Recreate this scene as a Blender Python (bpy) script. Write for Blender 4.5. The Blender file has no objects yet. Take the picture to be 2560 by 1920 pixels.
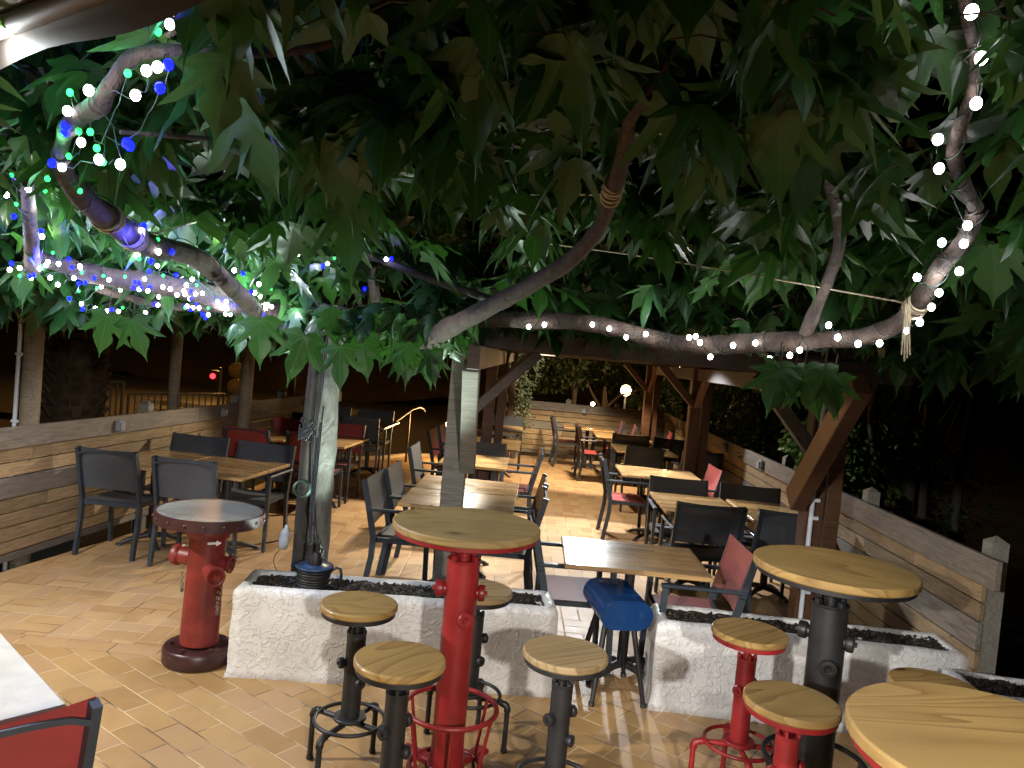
import bpy, math, random
from mathutils import Vector, Matrix, noise
R = math.radians
PI = math.pi
rnd = random.Random(7)
scene = bpy.context.scene
COL = scene.collection

# ------------------------------------------------------------------ camera
CAM = Vector((0, 0, 1.9)); FPX = 1893.4
_p, _r = R(2.174), R(5.16)
_F = Vector((0, math.cos(_p), -math.sin(_p))); _R = Vector((1, 0, 0)); _U = _R.cross(_F)
_R2 = math.cos(_r)*_R + math.sin(_r)*_U
_U2 = -math.sin(_r)*_R + math.cos(_r)*_U
cam = bpy.data.cameras.new('camera'); cam.sensor_fit = 'HORIZONTAL'; cam.sensor_width = 36
cam.lens = FPX/2560*36; cam.clip_start = 0.05; cam.clip_end = 500
co = bpy.data.objects.new('camera', cam); COL.objects.link(co)
m = Matrix((( _R2.x, _U2.x, -_F.x), (_R2.y, _U2.y, -_F.y), (_R2.z, _U2.z, -_F.z))).to_4x4()
m.translation = CAM; co.matrix_world = m; scene.camera = co

def at(px, py, Y):
    """world point seen at photo pixel (px, py) lying at depth Y"""
    ray = _F*FPX + _R2*(px-1280) - _U2*(py-960)
    return CAM + ray*(Y/ray.y)
def elev(px, py):
    ray = _F*FPX + _R2*(px-1280) - _U2*(py-960)
    return ray.z/ray.y
_S = [-.05, .03, .06, .1, .15, .2, .27, .35, .45, .6]
_Y = [5.0, 5.0, 4.7, 4.0, 3.3, 2.7, 2.0, 1.65, 1.35, 1.1]
def ysurf(px, py):
    s = elev(px, py)
    for i in range(len(_S)-1):
        if s <= _S[i+1]:
            t = (s-_S[i])/(_S[i+1]-_S[i]); return _Y[i]+(_Y[i+1]-_Y[i])*max(0, t)
    return _Y[-1]

# ------------------------------------------------------------------ materials
def newmat(name):
    mt = bpy.data.materials.new(name); mt.use_nodes = True
    nt = mt.node_tree; b = nt.nodes['Principled BSDF']
    return mt, nt, b
def N(nt, t, **k):
    n = nt.nodes.new(t)
    for a, v in k.items(): setattr(n, a, v)
    return n
def L(nt, a, b): nt.links.new(a, b)
def math_(nt, op, a, b=None, c=None):
    n = N(nt, 'ShaderNodeMath', operation=op)
    for i, v in enumerate((a, b, c)):
        if v is None: continue
        if isinstance(v, (int, float)): n.inputs[i].default_value = v
        else: L(nt, v, n.inputs[i])
    return n.outputs[0]
def ramp(nt, fac, stops):
    r = N(nt, 'ShaderNodeValToRGB'); e = r.color_ramp.elements
    while len(e) < len(stops): e.new(0.5)
    for i, (p, c) in enumerate(stops): e[i].position = p; e[i].color = (*c, 1)
    L(nt, fac, r.inputs[0]); return r.outputs[0]
def mixc(nt, fac, a, b, mode='MIX'):
    n = N(nt, 'ShaderNodeMix', data_type='RGBA', blend_type=mode)
    if isinstance(fac, (int, float)): n.inputs[0].default_value = fac
    else: L(nt, fac, n.inputs[0])
    for i, v in ((6, a), (7, b)):
        if isinstance(v, tuple): n.inputs[i].default_value = (*v, 1)
        else: L(nt, v, n.inputs[i])
    return n.outputs[2]
def objcoord(nt, scale=(1, 1, 1), rot=(0, 0, 0), rand=True):
    tc = N(nt, 'ShaderNodeTexCoord'); mp = N(nt, 'ShaderNodeMapping')
    mp.inputs['Scale'].default_value = scale; mp.inputs['Rotation'].default_value = rot
    if rand:
        oi = N(nt, 'ShaderNodeObjectInfo'); ad = N(nt, 'ShaderNodeVectorMath', operation='ADD')
        sc = N(nt, 'ShaderNodeVectorMath', operation='SCALE'); cb = N(nt, 'ShaderNodeCombineXYZ')
        L(nt, oi.outputs['Random'], cb.inputs[0]); L(nt, oi.outputs['Random'], cb.inputs[1]); L(nt, oi.outputs['Random'], cb.inputs[2])
        L(nt, cb.outputs[0], sc.inputs[0]); sc.inputs[3].default_value = 7.3
        L(nt, tc.outputs['Object'], ad.inputs[0]); L(nt, sc.outputs[0], ad.inputs[1]); L(nt, ad.outputs[0], mp.inputs[0])
    else: L(nt, tc.outputs['Object'], mp.inputs[0])
    return mp.outputs[0]
def noise_(nt, vec, scale, detail=4, rough=.55, dist=0):
    n = N(nt, 'ShaderNodeTexNoise'); n.inputs['Scale'].default_value = scale; n.inputs['Detail'].default_value = detail
    n.inputs['Roughness'].default_value = rough; n.inputs['Distortion'].default_value = dist
    if vec is not None: L(nt, vec, n.inputs['Vector'])
    return n.outputs['Fac']
def bump(nt, b, h, strength=.3, dist=.01):
    n = N(nt, 'ShaderNodeBump'); n.inputs['Strength'].default_value = strength; n.inputs['Distance'].default_value = dist
    L(nt, h, n.inputs['Height']); L(nt, n.outputs[0], b.inputs['Normal']); return n

def m_plain(name, col, rough=.5, metal=0, spec=.5, var=.25, scale=18, bmp=.06, wear=None):
    mt, nt, b = newmat(name); v = objcoord(nt)
    f = noise_(nt, v, scale, 5)
    lo = tuple(c*(1-var) for c in col); hi = tuple(min(1, c*(1+var)) for c in col)
    c = ramp(nt, f, [(.3, lo), (.7, hi)])
    if wear:
        w = noise_(nt, v, 30, 6, .7); msk = ramp(nt, w, [(.63, (0, 0, 0)), (.68, (1, 1, 1))]); c = mixc(nt, msk, c, wear)
    L(nt, c, b.inputs['Base Color']); b.inputs['Roughness'].default_value = rough
    b.inputs['Metallic'].default_value = metal; b.inputs['Specular IOR Level'].default_value = spec
    L(nt, math_(nt, 'MULTIPLY_ADD', f, .25, rough-.1), b.inputs['Roughness'])
    if bmp: bump(nt, b, noise_(nt, v, scale*5, 4), bmp, .002)
    return mt
def m_wood(name, dark, light, knot, rough=.35, grain=9, coat=0, axis=0, strips=0, bmp=.12):
    """timber: long grain, growth bands, knots; optional glued strips"""
    mt, nt, b = newmat(name)
    sc = [1, 1, 1]; sc[axis] = .12
    v = objcoord(nt, tuple(sc))
    base = noise_(nt, v, grain*.30, 2, .45, .35)
    ring = math_(nt, 'FRACT', math_(nt, 'MULTIPLY', base, 17)); wz = math_(nt, 'POWER', ring, 2.2)
    f2 = noise_(nt, objcoord(nt, (.05, 1, 1) if axis == 0 else (1, .05, 1)), 130, 5, .7)
    f = math_(nt, 'ADD', math_(nt, 'MULTIPLY', wz, .48), math_(nt, 'MULTIPLY', f2, .42))
    c = ramp(nt, f, [(.18, light), (.5, tuple(a*.4+q*.6 for a, q in zip(dark, light))), (.9, dark)])
    big = noise_(nt, objcoord(nt), 2.2, 3); c = mixc(nt, ramp(nt, big, [(.35, (0, 0, 0)), (.7, (.6, .6, .6))]), c, tuple(q*.6 for q in light))
    if strips:
        vo = objcoord(nt, (1, 1, 1))
        bt = N(nt, 'ShaderNodeTexBrick'); bt.offset = .37; bt.inputs['Scale'].default_value = 1
        bt.inputs['Brick Width'].default_value = .38; bt.inputs['Row Height'].default_value = strips; bt.inputs['Mortar Size'].default_value = .0006
        bt.inputs['Color1'].default_value = (.62, .62, .62, 1); bt.inputs['Color2'].default_value = (1.25, 1.2, 1.12, 1); bt.inputs['Mortar'].default_value = (.35, .3, .25, 1)
        L(nt, vo, bt.inputs['Vector']); c = mixc(nt, 1, c, bt.outputs['Color'], 'MULTIPLY')
    else:
        vk = N(nt, 'ShaderNodeTexVoronoi'); vk.inputs['Scale'].default_value = 5.2
        vm = objcoord(nt, (.55, 1, 1) if axis == 0 else (1, .55, 1)); L(nt, vm, vk.inputs['Vector'])
        kk = ramp(nt, vk.outputs['Distance'], [(.07, (1, 1, 1)), (.10, (.35, .35, .35)), (.2, (0, 0, 0))])
        pick = math_(nt, 'GREATER_THAN', N_sep(nt, vk.outputs['Color']), .45)
        c = mixc(nt, math_(nt, 'MULTIPLY', kk, pick), c, knot)
    L(nt, c, b.inputs['Base Color'])
    L(nt, math_(nt, 'MULTIPLY_ADD', big, .35, rough-.12), b.inputs['Roughness'])
    if coat: b.inputs['Coat Weight'].default_value = coat; b.inputs['Coat Roughness'].default_value = .12
    bump(nt, b, f, bmp, .002); b.inputs['Specular IOR Level'].default_value = .35
    return mt
def N_sep(nt, col):
    s = N(nt, 'ShaderNodeSeparateColor'); L(nt, col, s.inputs[0]); return s.outputs[0]
def m_plank(name, dark, light, rough=.75):
    """weathered planks, every board its own tone (random per island), grain along local x"""
    mt, nt, b = newmat(name)
    g = N(nt, 'ShaderNodeNewGeometry')
    tc = N(nt, 'ShaderNodeTexCoord'); ad = N(nt, 'ShaderNodeVectorMath', operation='ADD'); cb = N(nt, 'ShaderNodeCombineXYZ')
    for i in range(3): L(nt, math_(nt, 'MULTIPLY', g.outputs['Random Per Island'], 13+i*5), cb.inputs[i])
    L(nt, tc.outputs['Object'], ad.inputs[0]); L(nt, cb.outputs[0], ad.inputs[1])
    mp = N(nt, 'ShaderNodeMapping'); mp.inputs['Scale'].default_value = (.1, 1, 1); L(nt, ad.outputs[0], mp.inputs[0])
    f = noise_(nt, mp.outputs[0], 40, 6, .65, 1.5); f3 = noise_(nt, ad.outputs[0], 3, 3)
    c = ramp(nt, f, [(.3, dark), (.62, light)])
    c = mixc(nt, math_(nt, 'MULTIPLY', f3, .5), c, tuple(q*.6 for q in dark))
    vk = N(nt, 'ShaderNodeTexVoronoi'); vk.inputs['Scale'].default_value = 6; L(nt, ad.outputs[0], vk.inputs['Vector'])
    kk = ramp(nt, vk.outputs['Distance'], [(.06, (1, 1, 1)), (.13, (0, 0, 0))]); pick = math_(nt, 'GREATER_THAN', N_sep(nt, vk.outputs['Color']), .7)
    c = mixc(nt, math_(nt, 'MULTIPLY', kk, pick), c, tuple(q*.4 for q in dark))
    br = N(nt, 'ShaderNodeBrightContrast'); L(nt, c, br.inputs[0])
    hs = N(nt, 'ShaderNodeHueSaturation'); L(nt, br.outputs[0], hs.inputs['Color'])
    L(nt, math_(nt, 'MULTIPLY_ADD', g.outputs['Random Per Island'], .55, .72), hs.inputs['Value'])
    L(nt, hs.outputs[0], b.inputs['Base Color']); b.inputs['Roughness'].default_value = rough
    bump(nt, b, f, .35, .004)
    return mt
def m_bark(name, a, c2, scale=14, strength=.8):
    mt, nt, b = newmat(name); v = objcoord(nt, (1, 1, .5), rand=False)
    f = noise_(nt, v, scale, 8, .65, .8); f2 = noise_(nt, v, 3, 3)
    c = ramp(nt, f, [(.3, a), (.68, c2)]); c = mixc(nt, math_(nt, 'MULTIPLY', f2, .5), c, tuple(q*.6 for q in a))
    L(nt, c, b.inputs['Base Color']); b.inputs['Roughness'].default_value = .85; bump(nt, b, f, strength, .02)
    return mt
def m_emit(name, col, s):
    mt, nt, b = newmat(name); b.inputs['Base Color'].default_value = (*[q*.3 for q in col], 1); b.inputs['Specular IOR Level'].default_value = .1
    b.inputs['Emission Color'].default_value = (*col, 1); b.inputs['Emission Strength'].default_value = s
    return mt
def m_stucco():
    mt, nt, b = newmat('white stucco'); v = objcoord(nt, rand=True)
    f = noise_(nt, v, 19, 4, .6, 1.6); r = ramp(nt, f, [(.50, (0, 0, 0)), (.60, (1, 1, 1))])
    f2 = noise_(nt, v, 90, 4); f4 = noise_(nt, v, 3.5, 4); sp = noise_(nt, v, 5, 3)
    b.inputs['Roughness'].default_value = .42
    c = ramp(nt, f4, [(.3, (.57, .56, .54)), (.7, (.74, .735, .72))])
    tc = N(nt, 'ShaderNodeTexCoord'); sx = N(nt, 'ShaderNodeSeparateXYZ'); L(nt, tc.outputs['Object'], sx.inputs[0])
    dirt = math_(nt, 'MULTIPLY', ramp(nt, sx.outputs[2], [(.0, (1, 1, 1)), (.04, (0, 0, 0))]), math_(nt, 'MULTIPLY', noise_(nt, v, 14, 5), .8))
    c = mixc(nt, dirt, c, (.20, .14, .09)); L(nt, c, b.inputs['Base Color'])
    r = math_(nt, 'MULTIPLY', r, math_(nt, 'MULTIPLY', sp, 1.6))
    h = math_(nt, 'ADD', r, math_(nt, 'ADD', math_(nt, 'MULTIPLY', f2, .15), math_(nt, 'MULTIPLY', f, .5))); bump(nt, b, h, .55, .009)
    return mt
def m_fabric(name, col, alpha=.9):
    mt, nt, b = newmat(name); v = objcoord(nt, (1, 1, 1))
    ch = N(nt, 'ShaderNodeTexChecker'); ch.inputs['Scale'].default_value = 420; L(nt, v, ch.inputs['Vector'])
    n = noise_(nt, v, 5, 3)
    c = ramp(nt, n, [(.3, tuple(q*.8 for q in col)), (.7, tuple(q*1.15 for q in col))])
    c = mixc(nt, math_(nt, 'MULTIPLY', ch.outputs['Fac'], .25), c, tuple(q*.4 for q in col))
    L(nt, c, b.inputs['Base Color']); b.inputs['Roughness'].default_value = .6; b.inputs['Alpha'].default_value = alpha
    b.inputs['Sheen Weight'].default_value = .1
    bump(nt, b, ch.outputs['Fac'], .15, .001)
    return mt
def m_leaf(name, dark, light, vein, rough=.42):
    mt, nt, b = newmat(name)
    uv = N(nt, 'ShaderNodeUVMap'); sx = N(nt, 'ShaderNodeSeparateXYZ'); L(nt, uv.outputs[0], sx.inputs[0])
    x, y = sx.outputs[0], sx.outputs[1]
    ax = math_(nt, 'ABSOLUTE', x); r = math_(nt, 'SQRT', math_(nt, 'ADD', math_(nt, 'MULTIPLY', x, x), math_(nt, 'MULTIPLY', y, y)))
    an = math_(nt, 'ARCTAN2', ax, y)
    d = None; da = None
    for k in (0, .72, 1.5):
        q = math_(nt, 'ABSOLUTE', math_(nt, 'SUBTRACT', an, k)); da = q if da is None else math_(nt, 'MINIMUM', da, q)
    dist = math_(nt, 'MULTIPLY', da, r)
    main = math_(nt, 'LESS_THAN', dist, .011)
    # side veins: slanted stripes measured along each main vein
    st = math_(nt, 'FRACT', math_(nt, 'MULTIPLY', math_(nt, 'SUBTRACT', r, math_(nt, 'MULTIPLY', dist, .9)), 11))
    side = math_(nt, 'LESS_THAN', st, .085)
    vm = math_(nt, 'MAXIMUM', main, math_(nt, 'MULTIPLY', side, .55))
    g = N(nt, 'ShaderNodeNewGeometry')
    tc = N(nt, 'ShaderNodeTexCoord')
    n = noise_(nt, tc.outputs['Object'], 14, 4)
    c = ramp(nt, math_(nt, 'ADD', math_(nt, 'MULTIPLY', n, .5), math_(nt, 'MULTIPLY', g.outputs['Random Per Island'], .5)), [(.2, dark), (.8, light)])
    under = mixc(nt, .45, c, vein)
    c = mixc(nt, g.outputs['Backfacing'], c, under)
    c = mixc(nt, math_(nt, 'MULTIPLY', vm, .7), c, vein)
    L(nt, c, b.inputs['Base Color']); b.inputs['Roughness'].default_value = rough; b.inputs['Specular IOR Level'].default_value = .38
    bm = N(nt, 'ShaderNodeBump'); bm.inputs['Strength'].default_value = .5; bm.inputs['Distance'].default_value = .004
    L(nt, math_(nt, 'ADD', math_(nt, 'MULTIPLY', st, .5), vm), bm.inputs['Height']); L(nt, bm.outputs[0], b.inputs['Normal'])
    tr = N(nt, 'ShaderNodeBsdfTranslucent'); cc = mixc(nt, .30, c, (.10, .24, .02)); L(nt, cc, tr.inputs[0])
    mx = N(nt, 'ShaderNodeMixShader'); mx.inputs[0].default_value = .27
    L(nt, b.outputs[0], mx.inputs[1]); L(nt, tr.outputs[0], mx.inputs[2])
    L(nt, mx.outputs[0], nt.nodes['Material Output'].inputs[0])
    return mt
def m_tiles():
    mt, nt, b = newmat('terracotta terrace tiles')
    tc = N(nt, 'ShaderNodeTexCoord'); sx = N(nt, 'ShaderNodeSeparateXYZ'); L(nt, tc.outputs['Object'], sx.inputs[0])
    X, Y = sx.outputs[0], sx.outputs[1]
    # basket weave: 0.26 m squares holding two tiles, turned in every second square
    S = .262
    gx, gy = math_(nt, 'DIVIDE', X, S), math_(nt, 'DIVIDE', Y, S)
    fx, fy = math_(nt, 'FLOOR', gx), math_(nt, 'FLOOR', gy)
    par = math_(nt, 'PINGPONG', math_(nt, 'ADD', fx, fy), 1)
    ux, uy = math_(nt, 'FRACT', gx), math_(nt, 'FRACT', gy)
    def mix1(f, a, c): return math_(nt, 'ADD', math_(nt, 'MULTIPLY', math_(nt, 'SUBTRACT', 1, f), a), math_(nt, 'MULTIPLY', f, c))
    lo = mix1(par, ux, uy); sh0 = mix1(par, uy, ux)            # lo runs along the tile, sh0 across the pair
    sh2 = math_(nt, 'MULTIPLY', sh0, 2); half = math_(nt, 'FLOOR', sh2); sh = math_(nt, 'FRACT', sh2)
    def edge(a, w): return math_(nt, 'MINIMUM', math_(nt, 'MULTIPLY', a, w), math_(nt, 'MULTIPLY', math_(nt, 'SUBTRACT', 1, a), w))
    dB = math_(nt, 'MINIMUM', edge(lo, S), edge(sh, S/2))
    idc = N(nt, 'ShaderNodeCombineXYZ'); L(nt, fx, idc.inputs[0]); L(nt, fy, idc.inputs[1]); L(nt, half, idc.inputs[2])
    # running bond, turned 35 degrees
    TL, TW = .272, .136
    ca, sa = math.cos(R(-36)), math.sin(R(-36))
    a = math_(nt, 'ADD', math_(nt, 'MULTIPLY', X, ca), math_(nt, 'MULTIPLY', Y, sa))
    c_ = math_(nt, 'ADD', math_(nt, 'MULTIPLY', X, -sa), math_(nt, 'MULTIPLY', Y, ca))
    row = math_(nt, 'FLOOR', math_(nt, 'DIVIDE', c_, TW)); v_ = math_(nt, 'FRACT', math_(nt, 'DIVIDE', c_, TW))
    al = math_(nt, 'ADD', math_(nt, 'DIVIDE', a, TL), math_(nt, 'MULTIPLY', row, .5))
    bi = math_(nt, 'FLOOR', al); u_ = math_(nt, 'FRACT', al)
    dR = math_(nt, 'MINIMUM', edge(u_, TL), edge(v_, TW))
    idr = N(nt, 'ShaderNodeCombineXYZ'); L(nt, row, idr.inputs[0]); L(nt, bi, idr.inputs[1]); idr.inputs[2].default_value = 5
    # one soldier course along the seam
    bu = math_(nt, 'FRACT', math_(nt, 'DIVIDE', X, .272)); bb = math_(nt, 'FLOOR', math_(nt, 'DIVIDE', X, .272))
    y0 = 4.27; bw = .13
    bv = math_(nt, 'DIVIDE', math_(nt, 'SUBTRACT', Y, y0), bw)
    dS = math_(nt, 'MINIMUM', edge(bu, .272), edge(bv, bw))
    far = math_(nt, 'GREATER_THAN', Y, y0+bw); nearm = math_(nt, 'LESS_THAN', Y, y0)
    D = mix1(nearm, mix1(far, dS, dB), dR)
    def wn(v):
        w = N(nt, 'ShaderNodeTexWhiteNoise', noise_dimensions='3D'); L(nt, v, w.inputs['Vector']); return w.outputs['Value']
    ids = N(nt, 'ShaderNodeCombineXYZ'); L(nt, bb, ids.inputs[0]); ids.inputs[2].default_value = 9
    rv = mix1(nearm, mix1(far, wn(ids.outputs[0]), wn(idc.outputs[0])), wn(idr.outputs[0]))
    n1 = noise_(nt, tc.outputs['Object'], 7, 5, .6); n2 = noise_(nt, tc.outputs['Object'], 60, 4); n3 = noise_(nt, tc.outputs['Object'], .9, 3)
    f = math_(nt, 'ADD', math_(nt, 'MULTIPLY', rv, .42), math_(nt, 'ADD', math_(nt, 'MULTIPLY', n1, .5), math_(nt, 'MULTIPLY', n2, .12)))
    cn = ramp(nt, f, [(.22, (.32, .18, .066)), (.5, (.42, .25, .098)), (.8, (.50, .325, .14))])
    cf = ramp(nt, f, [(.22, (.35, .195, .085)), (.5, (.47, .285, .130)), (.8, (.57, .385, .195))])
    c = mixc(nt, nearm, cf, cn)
    c = mixc(nt, math_(nt, 'MULTIPLY', math_(nt, 'GREATER_THAN', rv, .82), .35), c, (.34, .19, .12))
    c = mixc(nt, math_(nt, 'MULTIPLY', ramp(nt, n3, [(.45, (0, 0, 0)), (.75, (1, 1, 1))]), .3), c, (.25, .16, .09))
    nj = noise_(nt, tc.outputs['Object'], 2.3, 3)
    wj = math_(nt, 'MULTIPLY_ADD', nj, .004, .0014)
    grout = math_(nt, 'LESS_THAN', D, wj)
    gc = ramp(nt, noise_(nt, tc.outputs['Object'], 3.1, 2), [(.40, (.12, .075, .04)), (.54, (.58, .43, .25))])
    c = mixc(nt, grout, c, gc)
    L(nt, c, b.inputs['Base Color'])
    L(nt, math_(nt, 'MULTIPLY_ADD', n1, .3, .33), b.inputs['Roughness'])
    hh = N(nt, 'ShaderNodeMapRange'); L(nt, D, hh.inputs[0]); hh.inputs[2].default_value = .007
    h = math_(nt, 'ADD', hh.outputs[0], math_(nt, 'ADD', math_(nt, 'MULTIPLY', n2, .12), math_(nt, 'MULTIPLY', rv, .5)))
    bump(nt, b, h, .5, .004)
    return mt
def m_soil():
    mt, nt, b = newmat('dark potting soil'); v = objcoord(nt)
    vo = N(nt, 'ShaderNodeTexVoronoi'); vo.inputs['Scale'].default_value = 70; L(nt, v, vo.inputs['Vector'])
    c = ramp(nt, N_sep(nt, vo.outputs['Color']), [(.2, (.012, .009, .007)), (.8, (.06, .042, .03)), (.97, (.16, .13, .09))])
    L(nt, c, b.inputs['Base Color']); b.inputs['Roughness'].default_value = .9; bump(nt, b, vo.outputs['Distance'], 1, .02)
    return mt

M = {}
M['tiles'] = m_tiles(); M['stucco'] = m_stucco(); M['soil'] = m_soil()
M['pine'] = m_wood('lacquered pine', (.135, .065, .017), (.40, .26, .09), (.10, .035, .015), .42, 11, .12)
M['pine_grey'] = m_wood('pine top weathered', (.10, .055, .020), (.36, .26, .13), (.07, .03, .015), .42, 10, .12)
M['hyd_top'] = m_wood('greyed plank top', (.10, .095, .075), (.27, .26, .205), (.1, .07, .05), .25, 12, .35)
M['teak'] = m_wood('varnished strip wood', (.30, .17, .065), (.56, .36, .16), (.1, .04, .02), .22, 14, .5, strips=.045)
M['stone'] = m_plain('pale stone laminate', (.55, .52, .46), .35, var=.15, scale=9)
M['plank'] = m_plank('weathered tan planks', (.17, .11, .055), (.40, .28, .145))
M['plank_grey'] = m_plank('weathered grey planks', (.11, .09, .07), (.25, .21, .165))
M['pole'] = m_plank('grey round timber', (.16, .13, .09), (.34, .28, .2))
M['beam'] = m_plank('dark stained beam', (.045, .030, .022), (.11, .075, .056), .6)
M['beam_red'] = m_plank('brown stained post', (.045, .021, .015), (.10, .046, .032), .55)
M['beam_warm'] = m_plank('brown stained brace', (.05, .019, .008), (.13, .056, .022), .6)
M['post_grey'] = m_plank('weathered post', (.12, .11, .09), (.26, .24, .195), .75)
M['red'] = m_plain('red enamel', (.23, .013, .015), .38, var=.38, scale=5, bmp=.12, wear=(.12, .012, .012))
M['red_old'] = m_plain('worn red cast iron', (.17, .019, .015), .42, var=.5, scale=5, bmp=.2, wear=(.05, .02, .016))
M['maroon'] = m_plain('maroon cast iron', (.045, .016, .016), .35, var=.3, scale=10, wear=(.2, .15, .13))
M['black'] = m_plain('black cast iron', (.012, .0125, .014), .45, var=.3, scale=12)
M['metal_blk'] = m_plain('anthracite powder coat', (.026, .036, .047), .42, var=.12, scale=10)
M['metal_far'] = m_plain('grey powder coat', (.05, .052, .058), .45, var=.12, scale=10)
M['fab_grey'] = m_fabric('grey mesh fabric', (.058, .066, .078), .86)
M['fab_red'] = m_fabric('red mesh fabric', (.30, .035, .032), .93)
M['plate'] = m_plain('anthracite table foot', (.03, .03, .033), .45)
M['socket'] = m_plain('grey plastic lamp housing', (.22, .23, .25), .45, var=.1)
M['lens'] = m_plain('clear lens', (.45, .45, .45), .2, var=.1)
M['pvc'] = m_plain('white pvc conduit', (.62, .66, .70), .4, var=.08)
M['blue'] = m_plain('blue plastic', (.008, .045, .15), .2, var=.12, scale=4)
M['reel_blue'] = m_plain('dark blue plastic', (.02, .045, .11), .35)
M['rubber'] = m_plain('black rubber cable', (.010, .010, .011), .5)
M['wire'] = m_plain('dark green flex', (.01, .03, .02), .5)
M['rope'] = m_plain('pale rope', (.42, .36, .24), .8, var=.3, scale=60)
M['bark'] = m_bark('mulberry bark', (.024, .015, .010), (.095, .062, .042), 26, 1.0)
M['bark_trunk'] = m_bark('old trunk bark', (.07, .065, .055), (.27, .26, .235), 12, 1.0)
M['bark_dark'] = m_bark('dark bark', (.028, .024, .018), (.085, .072, .055))
M['palm_bark'] = m_bark('palm trunk fibre', (.07, .045, .025), (.17, .11, .065), 9)
M['leaf'] = m_leaf('mulberry leaf', (.005, .030, .007), (.020, .078, .014), (.050, .125, .036))
M['leaf_bush'] = m_leaf('bush leaf', (.035, .07, .012), (.10, .16, .03), (.16, .22, .06), .4)
M['leaf_dark'] = m_leaf('hedge leaf', (.012, .025, .008), (.035, .055, .016), (.07, .09, .04), .5)
M['leaf_ivy'] = m_leaf('grey green leaf', (.06, .085, .04), (.15, .19, .10), (.3, .3, .2), .5)
M['fabric_awn'] = m_plain('beige awning canvas', (.13, .105, .085), .55, var=.12, scale=3, bmp=.1)
M['steel'] = m_plain('brushed steel', (.22, .20, .17), .42, 1.0)
M['rail'] = m_plain('painted street railing', (.14, .13, .10), .5, .3)
M['ground'] = m_plain('dry earth', (.013, .011, .007), .95, var=.5, scale=.8, bmp=.4)
M['bank'] = m_plain('scrubby hillside', (.032, .023, .012), .95, var=.6, scale=.7, bmp=.8)
M['asphalt'] = m_plain('asphalt', (.018, .018, .018), .85, var=.3, scale=8)
M['curb'] = m_plain('pale curb render', (.55, .47, .36), .7, var=.12)
M['yellow'] = m_plain('cream plastic chair', (.55, .48, .3), .5)
M['disc'] = m_plain('round sign back', (.42, .36, .2), .5)
M['white_arrow'] = m_plain('white paint', (.7, .7, .7), .5)
M['pebble'] = m_plain('white pebble', (.7, .69, .66), .6)
M['bottle'] = m_plain('cloudy plastic', (.5, .55, .6), .25)

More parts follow.
